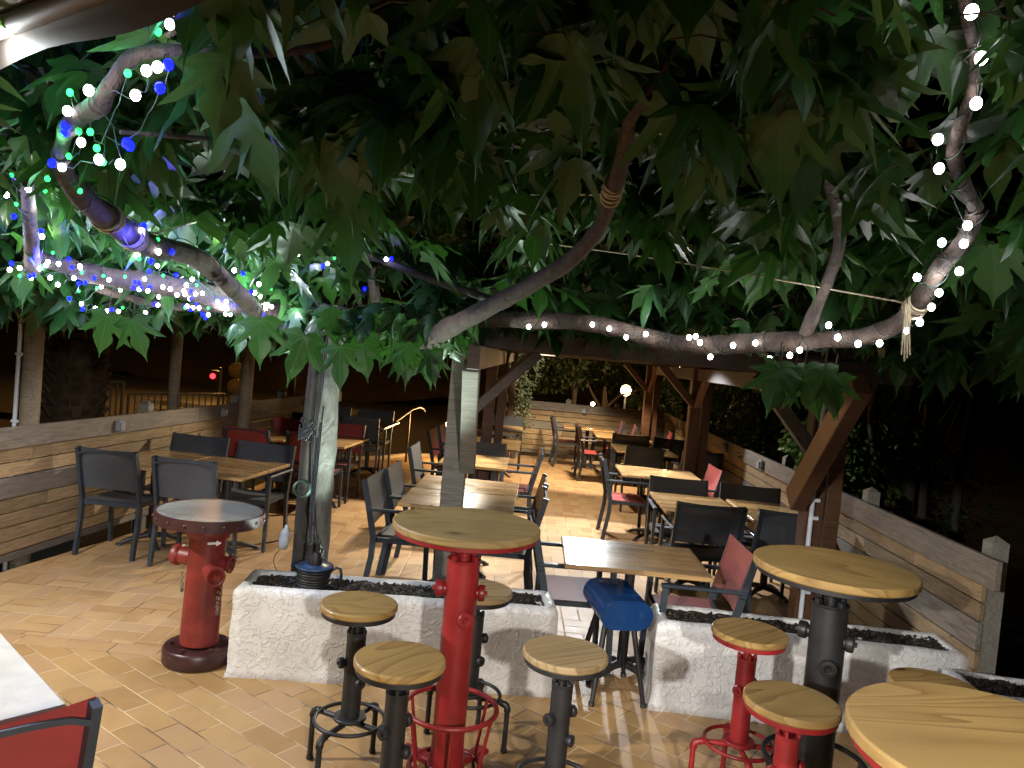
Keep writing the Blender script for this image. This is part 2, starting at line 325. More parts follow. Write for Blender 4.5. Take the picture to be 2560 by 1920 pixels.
# ------------------------------------------------------------------ mesh building
class MB:
    def __init__(s): s.v = []; s.f = []; s.mi = []; s.smooth = []; s.cur = 0
    def add(s, vs, fs, smooth=False):
        o = len(s.v); s.v += [tuple(v) for v in vs]
        for f in fs: s.f.append([i+o for i in f]); s.mi.append(s.cur); s.smooth.append(smooth)
    def box(s, c, d, rot=0, mat=None, bev=0):
        """box with centre c and full sizes d"""
        x, y, z = d[0]/2, d[1]/2, d[2]/2
        if bev:
            b = min(bev, x*.9, y*.9, z*.9); vs = []
            for sz in (-1, 1):
                for (zz, ins) in ((sz*(z), b),):
                    pass
            lay = [(-z, b), (-z+b, 0), (z-b, 0), (z, b)]
            for zz, ins in lay:
                xx, yy = x-ins, y-ins; k = b*.6 if ins == 0 else b*.4
                vs += [(-xx+k, -yy, zz), (xx-k, -yy, zz), (xx, -yy+k, zz), (xx, yy-k, zz), (xx-k, yy, zz), (-xx+k, yy, zz), (-xx, yy-k, zz), (-xx, -yy+k, zz)]
            fs = [list(range(7, -1, -1)), list(range(24, 32))]
            for l in range(3):
                for i in range(8): j = (i+1) % 8; fs.append([l*8+i, l*8+j, l*8+8+j, l*8+8+i])
        else:
            vs = [(-x, -y, -z), (x, -y, -z), (x, y, -z), (-x, y, -z), (-x, -y, z), (x, -y, z), (x, y, z), (-x, y, z)]
            fs = [[3, 2, 1, 0], [4, 5, 6, 7], [0, 1, 5, 4], [1, 2, 6, 5], [2, 3, 7, 6], [3, 0, 4, 7]]
        mt = mat if mat else Matrix.Rotation(rot, 3, 'Z')
        s.add([Vector(c)+mt @ Vector(v) for v in vs], fs); return s
    def bar(s, a, b, w, h, up=(0, 0, 1), bev=0):
        """box beam from a to b, width w (sideways) and height h (along up)"""
        a, b = Vector(a), Vector(b); d = b-a; l = d.length; d.normalize()
        sd = d.cross(Vector(up))
        if sd.length < 1e-4: sd = d.cross(Vector((1, 0, 0)))
        sd.normalize(); u = sd.cross(d)
        mt = Matrix((d, sd, u)).transposed()
        s.box((a+b)/2, (l, w, h), mat=mt, bev=bev); return s
    def tube(s, pts, r, n=10, cap=True, smooth=True, lump=0, seed=0):
        pts = [Vector(p) for p in pts]; k = len(pts)
        rs = r if isinstance(r, (list, tuple)) else [r]*k
        vs = []; t = None; u = None
        for i, p in enumerate(pts):
            d = (pts[min(i+1, k-1)]-pts[max(i-1, 0)])
            if d.length < 1e-9: d = Vector((0, 0, 1))
            d.normalize()
            if u is None:
                u = d.orthogonal().normalized()
            else:
                u = (u-d*u.dot(d))
                if u.length < 1e-5: u = d.orthogonal()
                u.normalize()
            w = d.cross(u)
            for j in range(n):
                an = 2*PI*j/n; q = math.cos(an)*u+math.sin(an)*w; rr = rs[i]
                if lump: rr *= 1+lump*noise.noise((p+q*rs[i])*9+Vector((seed, 0, 0)))+lump*.6*noise.noise((p+q*rs[i])*27)
                vs.append(p+q*rr)
        fs = []
        for i in range(k-1):
            for j in range(n): j2 = (j+1) % n; fs.append([i*n+j, i*n+j2, (i+1)*n+j2, (i+1)*n+j])
        s.add(vs, fs, smooth)
        if cap: s.add(vs[:n], [list(range(n-1, -1, -1))]); s.add(vs[-n:], [list(range(n))])
        return s
    def cyl(s, a, b, r, n=24, r2=None): return s.tube([a, b], [r, r if r2 is None else r2], n)
    def lathe(s, prof, c=(0, 0, 0), n=40, smooth=True, axis=None):
        """prof: (r, z) pairs from bottom to top; sharp corners made by repeating points"""
        c = Vector(c); vs = []; mt = Vector((0, 0, 1)).rotation_difference(Vector(axis).normalized()).to_matrix() if axis else Matrix.Identity(3)
        for r, z in prof:
            for j in range(n): a = 2*PI*j/n; vs.append(c+mt @ Vector((r*math.cos(a), r*math.sin(a), z)))
        fs = []; m_ = len(prof)
        for i in range(m_-1):
            if prof[i] == prof[i+1]: continue
            for j in range(n): j2 = (j+1) % n; fs.append([i*n+j, i*n+j2, (i+1)*n+j2, (i+1)*n+j])
        s.add(vs, fs, smooth)
        if prof[0][0] > 1e-6: s.add(vs[:n], [list(range(n-1, -1, -1))])
        if prof[-1][0] > 1e-6: s.add(vs[-n:], [list(range(n))])
        return s
    def torus(s, c, R_, r, n=48, k=8, mat=None):
        c = Vector(c); vs = []
        for i in range(n):
            a = 2*PI*i/n
            for j in range(k):
                q = 2*PI*j/k; v = Vector(((R_+r*math.cos(q))*math.cos(a), (R_+r*math.cos(q))*math.sin(a), r*math.sin(q)))
                vs.append(c+(mat @ v if mat else v))
        fs = [[i*k+j, ((i+1) % n)*k+j, ((i+1) % n)*k+(j+1) % k, i*k+(j+1) % k] for i in range(n) for j in range(k)]
        s.add(vs, fs, True); return s
    def prism(s, poly, a, ax_u, ax_v, ax_w, t, smooth=False):
        """polygon (u, v) extruded by t along w from origin a"""
        a, U, V, W = Vector(a), Vector(ax_u), Vector(ax_v), Vector(ax_w); n = len(poly)
        v0 = [a+U*p[0]+V*p[1] for p in poly]; v1 = [q+W*t for q in v0]
        s.add(v0+v1, [list(range(n-1, -1, -1)), list(range(n, 2*n))]); s.add(v0+v1, [[i, (i+1) % n, n+(i+1) % n, n+i] for i in range(n)], smooth); return s
    def build(s, name, mat, parent=None, loc=None):
        me = bpy.data.meshes.new(name); me.from_pydata(s.v, [], s.f); me.update()
        me.polygons.foreach_set('use_smooth', s.smooth)
        mats = mat if isinstance(mat, (list, tuple)) else [mat]
        for q in mats: me.materials.append(M[q] if isinstance(q, str) else q)
        if len(mats) > 1: me.polygons.foreach_set('material_index', s.mi)
        o = bpy.data.objects.new(name, me); COL.objects.link(o)
        if parent is not None: o.parent = parent
        if loc is not None: o.location = loc
        return o
def tag(o, label=None, cat=None, group=None, kind=None):
    if label: o['label'] = label
    if cat: o['category'] = cat
    if group: o['group'] = group
    if kind: o['kind'] = kind
    return o
def thing(name, label, cat, loc=(0, 0, 0), rz=0, group=None):
    o = bpy.data.objects.new(name, None); COL.objects.link(o); o.location = loc; o.rotation_euler = (0, 0, rz); o.empty_display_size = .1
    return tag(o, label, cat, group)
def dup(root, loc, rz, label, group=None):
    r = root.copy(); COL.objects.link(r); r.location = loc; r.rotation_euler = (0, 0, rz); r['label'] = label
    if group: r['group'] = group
    for ch in list(root.children):
        c = ch.copy(); COL.objects.link(c); c.parent = r
        for g in ch.children: d = g.copy(); COL.objects.link(d); d.parent = c
    return r
def struct(name, mb, mat): return tag(mb.build(name, mat), kind='structure')

# ------------------------------------------------------------------ ground, terrace
mb = MB()
poly = [(-6.5, -4), (6, -4), (6, 3.2), (2.75, 3.9), (2.78, 6), (2.86, 9), (3.02, 14.75), (.05, 14.5), (-.6, 13.9), (-1.31, 13.25), (-1.74, 13.0), (-2.0, 12.5), (-2.44, 12.1), (-2.85, 12.1), (-2.95, 10.6), (-3.25, 6.9), (-3.62, 5.2), (-6.5, 5.2)]
mb.prism(poly, (0, 0, -.5), (1, 0, 0), (0, 1, 0), (0, 0, 1), .5)
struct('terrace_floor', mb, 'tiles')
mb = MB(); n = 48
vs = []; fs = []
for j in range(n+1):
    for i in range(n+1):
        x = -70+140*i/n; y = -20+150*j/n
        z = -.55-.25*max(0, min(1, (y-14)/8))+.25*noise.noise(Vector((x*.15, y*.15, 0)))*(1 if abs(x) > 6 or y > 16 else 0)
        if x < -11 and y > 5: z = -.55-.02*(y-5)*.2
        vs.append((x, y, min(z, -.52)))
for j in range(n):
    for i in range(n): fs.append([j*(n+1)+i, j*(n+1)+i+1, (j+1)*(n+1)+i+1, (j+1)*(n+1)+i])
mb.add(vs, fs, True); struct('ground', mb, 'ground')
mb = MB(); vs = []; fs = []; nx, ny = 60, 16
for j in range(ny+1):
    for i in range(nx+1):
        x = -45+90*i/nx; t = j/ny; y = 34+t*26+.012*x*x*.3
        z = -1+15*t**.8*(1-.25*math.exp(-((x-2)/9)**2))+1.3*noise.noise(Vector((x*.25, y*.25, 3)))+.6*noise.noise(Vector((x*.8, y*.8, 1)))
        vs.append((x, y, z))
for j in range(ny):
    for i in range(nx): fs.append([j*(nx+1)+i, j*(nx+1)+i+1, (j+1)*(nx+1)+i+1, (j+1)*(nx+1)+i])
mb.add(vs, fs, True); struct('hillside', mb, 'bank')
mb = MB(); mb.box((-18, 22, -.49), (26, 9, .02)); struct('street', mb, 'asphalt')
# pale curb round the far rim of the terrace
mb = MB()
cv = [(-2.85, 12.12), (-2.44, 12.12), (-2.0, 12.53), (-1.74, 13.03), (-1.31, 13.29), (-.6, 13.93), (.05, 14.45)]
for a, b in zip(cv[:-1], cv[1:]): mb.bar((*a, -.02), (*b, -.02), .09, .12)
struct('terrace_curb', mb, 'curb')

# ------------------------------------------------------------------ fences
def fence(name, label, A, B, inward, posts, h=1.07, over=(0, 0), gapbase=.07, bl=2.0):
    A, B = Vector((*A, 0)), Vector((*B, 0)); d = B-A; Ln = d.length; ang = math.atan2(d.y, d.x)
    t = thing(name, label, 'fence', A, ang)
    s = inward  # +1: inner face on local -y side, -1: on +y side
    rows = [(.16, 'r'), (.105, 't'), (.105, 't'), (.16, 'g'), (.105, 't'), (.105, 't'), (.105, 't'), (.09, 't'), (.065, 'g')]
    z = h; tan = MB(); gr = MB(); rail = MB(); k = 0
    for hh, kind in rows:
        z0 = z-hh; x = 0; off = (k*.73) % bl
        if kind == 'r':
            x = -over[0]
            while x < Ln+over[1]-.01:
                e = min(x+bl*1.5, Ln+over[1]); rail.box(((x+e)/2, -s*.034, (z+z0)/2), (e-x-.003, .034, hh-.004), bev=.004); x = e
        else:
            tgt = tan if kind == 't' else gr
            x = 0; e = off if off > .3 else bl
            while x < Ln-.01:
                e = min(e, Ln); tgt.box(((x+e)/2, -s*(.0+.002*(k % 2)), (z+z0)/2), (e-x-.003, .03, hh-.009), bev=.003); x = e; e = x+bl
        z = z0; k += 1
    rail.build('top_rail', 'plank_grey', t); tan.build('boards', 'plank', t); gr.build('grey_boards', 'plank_grey', t)
    for x in posts:
        pm = MB(); q = .045; zt = h+.06
        pm.box((x, s*.063, zt/2-.25), (.09, .09, zt+.5)); y0 = s*.063
        pm.add([(x-q, y0-q, zt), (x+q, y0-q, zt), (x+q, y0+q, zt), (x-q, y0+q, zt), (x, y0, zt+.035)], [[0, 1, 4], [1, 2, 4], [2, 3, 4], [3, 0, 4]])
        pm.build('fence_post', 'post_grey', t)
    return t
fence('wooden_fence', 'weathered plank fence along the left side of the terrace, round poles behind it', (-3.62, 4.9), (-2.78, 12.1), 1, (.25, 2.25, 4.0, 5.3, 6.6), over=(0, .1))
fence('wooden_fence', 'plank fence along the right side of the terrace ending at the white planter', (2.62, 4.02), (3.0, 14.5), -1, (.05, 1.6, 3.5, 5.4, 7.2, 9), over=(.16, 0))
fence('wooden_fence', 'low plank fence across the far end of the terrace below the trees', (.12, 14.5), (2.99, 14.6), 1, (.1, 1.0, 1.95, 2.6))
# little side panel of warm boards beside the far tables
t = fence('wooden_fence', 'short plank end panel at the very left edge, before the long left fence', (-3.9, 4.75), (-3.66, 4.86), 1, (.0,), h=1.02)
def fence_lamp(p, nrm, label, open_=False):
    t = thing('fence_lamp', label, 'wall lamp', p, math.atan2(nrm[1], nrm[0])-PI/2, 'unlit square lamps along the fence rails')
    b = MB()
    b.box((0, .02, 0), (.085, .04, .10), bev=.01); ho = b.build('housing', 'socket', t)
    c = MB(); c.box((.006, .047, -.004), (.06, .014, .075), bev=.005); c.build('cover', 'lens' if open_ else 'socket', ho)
    return t
lf = Vector((.84, 7.2, 0)).normalized(); ln_ = (lf.y, -lf.x)
def on_left(y): return (-3.62+(y-4.9)*.84/7.2+.053, y)
for y, l in ((6.55, 'square grey lamp on the left fence rail nearest the camera'), (8.35, 'square grey lamp on the left fence rail, second along it'), (10.75, 'small square lamp on the left fence rail beside the tree trunk')):
    q = on_left(y); fence_lamp((q[0], q[1], .985), ln_, l)
def on_right(y): return (2.62+(y-4.02)*.38/10.48-.053, y)
for y, l, o in ((9.5, 'dark square lamp on the right fence rail, farthest from the camera', 0), (7.95, 'dark square lamp on the right fence rail just left of the big brace', 0), (6.0, 'square lamp with open pale cover on the right fence rail beside the big post', 1)):
    q = on_right(y); fence_lamp((q[0], q[1], .985), (-1, .03), l, bool(o))
fence_lamp((1.42, 14.48, .96), (0, -1), 'pale square lamp on the back fence rail')

# round poles beyond the left fence
for i, (px, pyb, pyt, Y, r, lab) in enumerate([(72, 1066, 600, 6.2, .075, 'thick round timber pole behind the left fence with a white pipe on it'), (430, 1030, 700, 8.2, .06, 'slim round timber pole behind the middle of the left fence'),
        (612, 1010, 640, 8.8, .075, 'thick round timber pole behind the left fence, in front of the round signs'), (728, 990, 700, 11.0, .05, 'thin round timber pole behind the far end of the left fence')]):
    a = at(px, pyb, Y); zt = 2.75
    t = thing('timber_pole', lab, 'pole', (a.x, a.y, 0), 0, 'round timber poles behind the left fence')
    mbp = MB(); mbp.tube([(0, 0, -.5), (0, 0, .8), (.0, 0, 1.6), (0, 0, zt)], [r*1.04, r, r*.98, r*.93], 16, lump=.05, seed=i); mbp.build('shaft', 'pole', t)
    if i == 0:
        c = MB(); c.tube([(-.10, -.03, -.3), (-.10, -.03, 2.6)], .017, 10); po = c.build('pipe', 'pvc', t)
        for z in (1.0, 1.55, 2.05):
            k = MB(); k.box((-.085, -.045, z), (.06, .02, .022)); k.build('pipe_clip', 'pvc', po)

# ------------------------------------------------------------------ pergola
pg = thing('pergola', 'dark brown timber pergola over the right side of the terrace', 'pergola')
def pgpart(name, a, b, w, h, mat='beam', up=(0, 0, 1), bev=.006):
    mb = MB(); mb.bar(a, b, w, h, up, bev)
    # keep the grain along the member: build in local frame
    o = mb.build(name, mat, pg); return o
pts = {(0, 0): (-.33, 5.03), (1, 0): (2.10, 5.12), (0, 1): (-.25, 9.05), (1, 1): (2.20, 9.05), (0, 2): (-.13, 13.0), (1, 2): (2.35, 13.0)}
for (i, j), (x, y) in pts.items():
    mat = 'post_grey' if (i, j) == (0, 0) else ('beam_red' if i == 0 or j == 1 else 'beam_warm')
    w = (.15 if i == 0 else .125) if j == 0 else .13
    pgpart('post', (x, y, 0.004), (x, y, 1.99), w, w, mat, (1, 0, 0))
    if (i, j) != (0, 0): pgpart('post', (x+.14, y+.02, .004), (x+.14, y+.02, 1.99), .09, .10, mat, (1, 0, 0))
for j, (x0, x1, y, z) in enumerate([(-.42, 2.6, 5.0, 1.99), (-.35, 2.6, 9.05, 2.0), (-.25, 2.7, 13.0, 2.0)]):
    pgpart('cross_beam', (x0, y-.02, z+.005), (x1, y-.02, z+.005), .10, .125, 'beam')
    pgpart('cross_beam', (x0, y+.10, z+.02), (x1, y+.10, z+.02), .06, .13, 'beam')
for i, (x, x2) in enumerate([(-.235, -.03), (2.02, 2.42)]):
    pgpart('side_beam', (x, 4.38, 1.868), (x2, 13.4, 1.868), .075, .145, 'beam')
for k in range(7):
    y = 5.9+k*1.1; pgpart('rafter', (-.4+.03*(y-5), y, 2.13), (2.6+.03*(y-5), y, 2.13), .05, .10, 'beam')
# braces: towards the camera, and in the plane of the cross beams
pgpart('brace', (-.245, 5.0, 1.13), (-.245, 4.44, 1.82), .10, .11, 'post_grey', (0, 1, 0))
pgpart('brace', (1.96, 5.05, 1.10), (1.96, 4.28, 1.92), .10, .17, 'beam_warm', (0, 1, 0))
pgpart('brace', (-.30, 5.0, 1.45), (.16, 5.0, 1.93), .06, .07, 'beam')
pgpart('brace', (2.05, 5.03, 1.42), (1.62, 5.03, 1.92), .07, .09, 'beam')
for (x, y) in ((2.20, 9.0), (2.35, 12.95)):
    pgpart('brace', (x-.02, y, 1.5), (x-.45, y, 1.94), .07, .09, 'beam_red'); pgpart('brace', (x, y-.05, 1.5), (x, y-.5, 1.93), .07, .09, 'beam_warm')
for (x, y) in ((-.25, 9.0), (-.13, 12.95)): pgpart('brace', (x, y, 1.45), (x+.45, y, 1.94), .07, .09, 'beam')
mb = MB(); mb.tube([(2.07, 5.03, .01), (2.07, 5.03, 1.5), (2.09, 5.04, 1.95)], .016, 10)
t = thing('conduit_pipe', 'white plastic conduit running up the front right pergola post', 'pipe'); po = mb.build('pipe', 'pvc', t)
for z in (.5, 1.0, 1.12): k = MB(); k.box((2.092, 5.02, z), (.04, .024, .022)); k.build('pipe_clip', 'pvc', po)

# ------------------------------------------------------------------ planters
def planter(label, x0, x1, y0, y1, zt, rz=0, soil_drop=.022, rim=.072):
    w, d = x1-x0, y1-y0
    t = thing('planter', label, 'planter', (x0, y0, 0), rz, 'white stucco planters')
    mb = MB(); nx_, nz_ = int(w/.05), int(zt/.05)
    rs = random.Random(int(x0*100)+9)
    def wob(p, k=.008): 
        q = noise.noise(Vector((p[0]*4+x0, p[1]*4, p[2]*4)))+.5*noise.noise(Vector((p[0]*11, p[1]*11+x0, p[2]*11))); return q*k
    # closed shell: loops from outer bottom to outer top, over a rounded rim and down inside
    def loop(ins, z):
        a, b, c, e = ins, w-ins, ins, d-ins; pts_ = []; nX, nY = max(8, int(w/.06)), 8
        for i in range(nX): pts_.append((a+(b-a)*i/nX, c))
        for i in range(nY): pts_.append((b, c+(e-c)*i/nY))
        for i in range(nX): pts_.append((b-(b-a)*i/nX, e))
        for i in range(nY): pts_.append((a, e-(e-c)*i/nY))
        out = []
        for (x, y) in pts_:
            cx, cy = w/2, d/2; q = wob((x, y, z)); out.append((x+(x-cx)/(w/2)*q, y+(y-cy)/(d/2)*q, z+wob((x+5, y, z), .006) if z > .05 else z)) 
        return out
    prof = [(-.012, 0.0), (-.006, .03)]+[(0, zt*k/8) for k in range(1, 7)]+[(0, zt-.045), (.004, zt-.02), (.02, zt-.004), (.04, zt), (rim-.02, zt), (rim-.005, zt-.008), (rim, zt-.03), (rim, zt-soil_drop-.03)]
    vs = []; fs = []; n_ = None
    for ins, z in prof:
        lp = loop(ins, z); n_ = len(lp); vs += lp
    for k in range(len(prof)-1):
        for i in range(n_): j = (i+1) % n_; fs.append([k*n_+i, k*n_+j, (k+1)*n_+j, (k+1)*n_+i])
    mb.add(vs, fs, True); mb.build('basin', 'stucco', t)
    sm = MB(); gx, gy = int(w/.03), int(d/.03); vs = []; fs = []
    for j in range(gy+1):
        for i in range(gx+1):
            x = rim-.01+(w-2*rim+.02)*i/gx; y = rim-.01+(d-2*rim+.02)*j/gy
            vs.append((x, y, zt-soil_drop+.018*noise.noise(Vector((x*9+x0, y*9, 0)))+.008*rs.random()))
    for j in range(gy):
        for i in range(gx): a = j*(gx+1)+i; fs.append([a, a+1, a+gx+2, a+gx+1])
    sm.add(vs, fs)
    for k in range(int(w*260)):
        x = rs.uniform(rim, w-rim); y = rs.uniform(rim, d-rim); q = rs.uniform(.004, .011); z = zt-soil_drop+.010
        sm.add([(x-q, y, z), (x, y-q, z), (x+q, y, z), (x, y+q, z), (x+q*.2, y, z+q*1.1), (x, y, z-q)], [[0, 1, 4], [1, 2, 4], [2, 3, 4], [3, 0, 4], [1, 0, 5], [2, 1, 5], [3, 2, 5], [0, 3, 5]])
    sm.build('soil', 'soil', t); return t
planter('long white stucco planter on the left holding the cable reel', -1.42, .38, 4.10, 4.47, .5, .07*.85)
planter('long white stucco planter on the right behind the black bar table', .93, 2.62, 4.16, 4.52, .5, -.06)
planter('white stucco planter at the right edge partly behind the nearest bar table', 2.30, 3.9, 3.52, 3.87, .5, -.12)
for x, y, r, l in ((.27, 4.36, .03, 'flat white pebble on the soil at the right end of the left planter'), (-1.2, 4.25, .022, 'pale stone on the soil at the left end of the left planter'),
                   (2.1, 4.25, .016, 'small white pebble on the soil of the right planter, right of the black pedestal'), (1.55, 4.27, .013, 'tiny pale pebble on the soil of the right planter, left of the black pedestal')):
    mb = MB(); mb.lathe([(0, -.3), (.7, -.25), (1, 0), (.8, .3), (0, .4)], n=12); 
    mb.v = [(q[0]*r*1.2, q[1]*r, q[2]*r*.6) for q in mb.v]
    tag(mb.build('pebble', 'pebble', None, (x, y, .475)), l, 'pebble')

# ------------------------------------------------------------------ hydrant tables and stools
def disc_prof(r, z0, z1, b=.005): return [(0, z0), (r-b, z0), (r-b, z0), (r, z0+b), (r, z0+b), (r, z1-b), (r, z1-b), (r-b*.4, z1-b*.3), (r-b, z1), (r-b, z1), (0, z1)]
def caps(t, spec, mat, r):
    for (ang, z, rc, ln) in spec:
        d = Vector((math.cos(ang), math.sin(ang), 0)); c = MB()
        c.lathe([(rc*.72, r*.6), (rc*.72, r+ln*.35), (rc*.72, r+ln*.35), (rc*.95, r+ln*.38), (rc, r+ln*.5), (rc, r+ln*.85), (rc*.92, r+ln), (rc*.92, r+ln), (rc*.5, r+ln*1.02), (rc*.5, r+ln*1.02), (.0, r+ln*.9)], (0, 0, z), 28, True, d)
        c.lathe([(rc*.32, r+ln*.9), (rc*.32, r+ln*1.25), (rc*.32, r+ln*1.25), (0, r+ln*1.25)], (0, 0, z), 6, False, d)
        o = c.build('valve_cap', mat, t)
def body(t, mat, r, z0, z1, neck_r, z2, flange=0):
    b = MB()
    b.lathe([(r, z0), (r, z1-.012), (r, z1-.012), (r*1.03, z1-.01), (r*1.03, z1), (r*1.03, z1), (r*.72, z1), (r*.72, z1), (r*.7, z1-.02), (neck_r, z1-.02)], n=32)
    for k in range(4):
        a = PI/4+k*PI/2; c = Vector((math.cos(a), math.sin(a), 0))*r*.86
        b.box((c.x, c.y, z1+.008), (r*.34, r*.3, .03), a, bev=.004)
    b.build('pedestal', mat, t)
    q = MB(); q.tube([(0, 0, z1-.03), (0, 0, z2)], neck_r, 20)
    for k in range(9): q.torus((0, 0, z1-.01+k*(z2-z1)/9), neck_r, .0018, 20, 5)
    q.build('screw', mat, t)
def bar_table(name, label, loc, rz, mat, wood, low=True):
    t = thing(name, label, 'bar table', loc, rz, 'round fire hydrant bar tables'); H_ = 1.145; Rr = .327
    w = MB(); w.lathe(disc_prof(Rr, H_-.034, H_, .006), n=72); w.build('table_top', wood, t)
    p = MB(); p.lathe(disc_prof(Rr-.012, H_-.054, H_-.0345, .002), n=72); p.build('top_plate', mat, t)
    body(t, mat, .073, .05, .985, .028, H_-.055)
    caps(t, [(PI*.98, .845, .036, .055), (-.03*PI, .835, .036, .045), (-PI*.42, .735, .036, .04)], mat, .06)
    rg = MB(); rg.torus((0, 0, .31), .205, .0115, 64, 10); rg.build('foot_ring', mat, t)
    for k in range(6):
        a = PI/6+k*PI/3; s_ = MB(); s_.tube([(.2*math.cos(a), .2*math.sin(a), .305), (.155*math.cos(a), .155*math.sin(a), .05)], .008, 8); s_.build('strut', mat, t)
    bs = MB(); bs.lathe(disc_prof(.085, .004, .055, .004), n=32)
    for k in range(4):
        a = PI/4+k*PI/2; bs.bar((.06*math.cos(a), .06*math.sin(a), .03), (.27*math.cos(a), .27*math.sin(a), .02), .06, .03, bev=.006)
    bs.torus((0, 0, .035), .165, .012, 48, 8); bs.build('base', mat, t)
    return t
M['pine_a'] = m_wood('pine top with fine grain', (.14, .078, .024), (.38, .27, .11), (.08, .035, .015), .42, 12, .12)
bar_table('hydrant_bar_table', 'red hydrant bar table with round pine top, standing in front of the left planter', (-.142, 3.327, 0), .12, 'red', 'pine_a')
bar_table('hydrant_bar_table', 'black hydrant bar table with round pine top, standing in front of the right planter', (1.418, 3.152, 0), -.5, 'black', 'pine')
bar_table('hydrant_bar_table', 'nearest bar table, its round knotty pine top cut by the lower right corner', (1.154, 1.634, 0), .05, 'red', 'pine')
def stool(name, label, loc, rz, mat, wood='pine', seat=.763):
    t = thing(name, label, 'bar stool', loc, rz, 'pine topped pipe bar stools'); r = .168
    w = MB(); w.lathe(disc_prof(r, seat-.03, seat, .007), n=56); w.build('seat', wood, t)
    p = MB(); p.lathe(disc_prof(r-.008, seat-.05, seat-.0305, .002), n=56); p.build('seat_plate', mat, t)
    body(t, mat, .042, .255, seat-.125, .017, seat-.05)
    f = MB(); f.lathe(disc_prof(.072, .245, .262, .004), n=28); f.build('flange', mat, t)
    caps(t, [(PI*1.02, .50, .024, .035), (-.04*PI, .515, .024, .033), (-PI*.36, .42, .024, .03)], mat, .034)
    rg = MB(); rg.torus((0, 0, .245), .152, .009, 56, 8); rg.build('foot_ring', mat, t)
    for k in range(4):
        a = PI/4+k*PI/2; c, s_ = math.cos(a), math.sin(a); l = MB(); q = [(.04, .235), (.17, .235), (.185, .233), (.197, .222), (.2, .205), (.2, 0.006)]
        l.tube([(c*x, s_*x, z) for x, z in q], .0125, 12)
        l.tube([(c*x, s_*x, z) for x, z in [(.165, .235), (.172, .235)]], .017, 12); l.tube([(c*x, s_*x, z) for x, z in [(.178, .234), (.194, .226), (.2, .21)]], .0165, 12)
        l.tube([(c*.2, s_*.2, .212), (c*.2, s_*.2, .2)], .017, 12); l.tube([(c*.2, s_*.2, .018), (c*.2, s_*.2, .004)], .0155, 12)
        l.build('leg', mat, t)
    return t
stool('bar_stool', 'black bar stool with pine seat close against the left planter front', (-.578, 3.27, 0), .35, 'black')
stool('bar_stool', 'black bar stool with knotty pine seat just left of the red pedestal, nearest the camera', (-.316, 2.727, 0), .9, 'black')
stool('bar_stool', 'black bar stool with striped pale seat in front of the gap between the planters', (.305, 2.934, 0), .6, 'black', 'pine_grey')
stool('bar_stool', 'red bar stool with pine seat close against the right planter', (1.167, 3.37, 0), .75, 'red')
stool('bar_stool', 'red bar stool with pine seat in front of the black bar table pedestal', (1.10, 2.67, 0), .3, 'red')
stool('bar_stool', 'black bar stool half hidden behind the red bar table pedestal', (-.074, 3.62, 0), .5, 'black', 'pine_grey')
stool('bar_stool', 'bar stool whose seat peeks out behind the nearest bar table', (1.76, 2.93, 0), .2, 'black', 'pine')
# the real hydrant used as a table
t = thing('hydrant_table', 'old red street hydrant with a riveted round top, standing left of the planter', 'bar table', (-1.655, 4.27, 0), 0)
hh = .87
w = MB(); w.lathe(disc_prof(.283, hh-.03, hh, .004), n=64); ht_ = w.build('table_top', 'hyd_top', t)
b = MB(); b.lathe([(.288, hh-.062), (.296, hh-.062), (.296, hh-.062), (.296, hh+.001), (.296, hh+.001), (.2845, hh+.0015), (.2845, hh+.0015), (.2845, hh-.05)], n=64)
b.lathe([(.0, hh-.06), (.286, hh-.06), (.286, hh-.045), (0, hh-.045)], n=48)
for k in range(18): a = k*2*PI/18+.1; b.lathe([(0, 0), (.009, 0), (.0085, .004), (.005, .008), (0, .009)], (.295*math.cos(a), .295*math.sin(a), hh-.03), 10, True, (math.cos(a), math.sin(a), 0))
b.build('rim_band', 'maroon', ht_)
b = MB(); b.lathe([(.105, .11), (.103, .3), (.1, .5), (.1, .72), (.1, .72), (.118, .725), (.12, .76), (.112, .79), (.112, .79), (.08, .81), (.07, .82)], n=36); b.build('pedestal', 'red_old', t)
b = MB(); b.lathe([(.18, .004), (.19, .012), (.19, .085), (.18, .095), (.18, .095), (0, .097)], n=48)
for k in range(6): a = k*PI/3+.3; b.lathe([(.016, .1), (.016, .118), (.016, .118), (0, .12)], (.148*math.cos(a), .148*math.sin(a), -.005), 6, False)
b.build('base', 'maroon', t)
for (an, z, rc, ln, nm) in ((PI*.93, .585, .06, .10, 1), (-PI*.30, .545, .052, .12, 2), (-PI*.02, .575, .05, .05, 3)):
    d = Vector((math.cos(an), math.sin(an), 0)); c = MB()
    c.lathe([(rc*.85, .06), (rc*.85, .1+ln*.55), (rc*.85, .1+ln*.55), (rc*.78, .1+ln*.57), (rc*.78, .1+ln*.65), (rc, .1+ln*.67), (rc*1.02, .1+ln*.8), (rc, .1+ln), (rc, .1+ln), (rc*.75, .1+ln*1.02), (rc*.7, .1+ln*.9), (0, .1+ln*.9)], (0, 0, z), 28, True, d)
    c.lathe([(rc*.3, .1+ln*.85), (rc*.3, .1+ln*1.15), (rc*.3, .1+ln*1.15), (0, .1+ln*1.15)], (0, 0, z), 5, False, d); c.build('valve_cap', 'red_old', t)
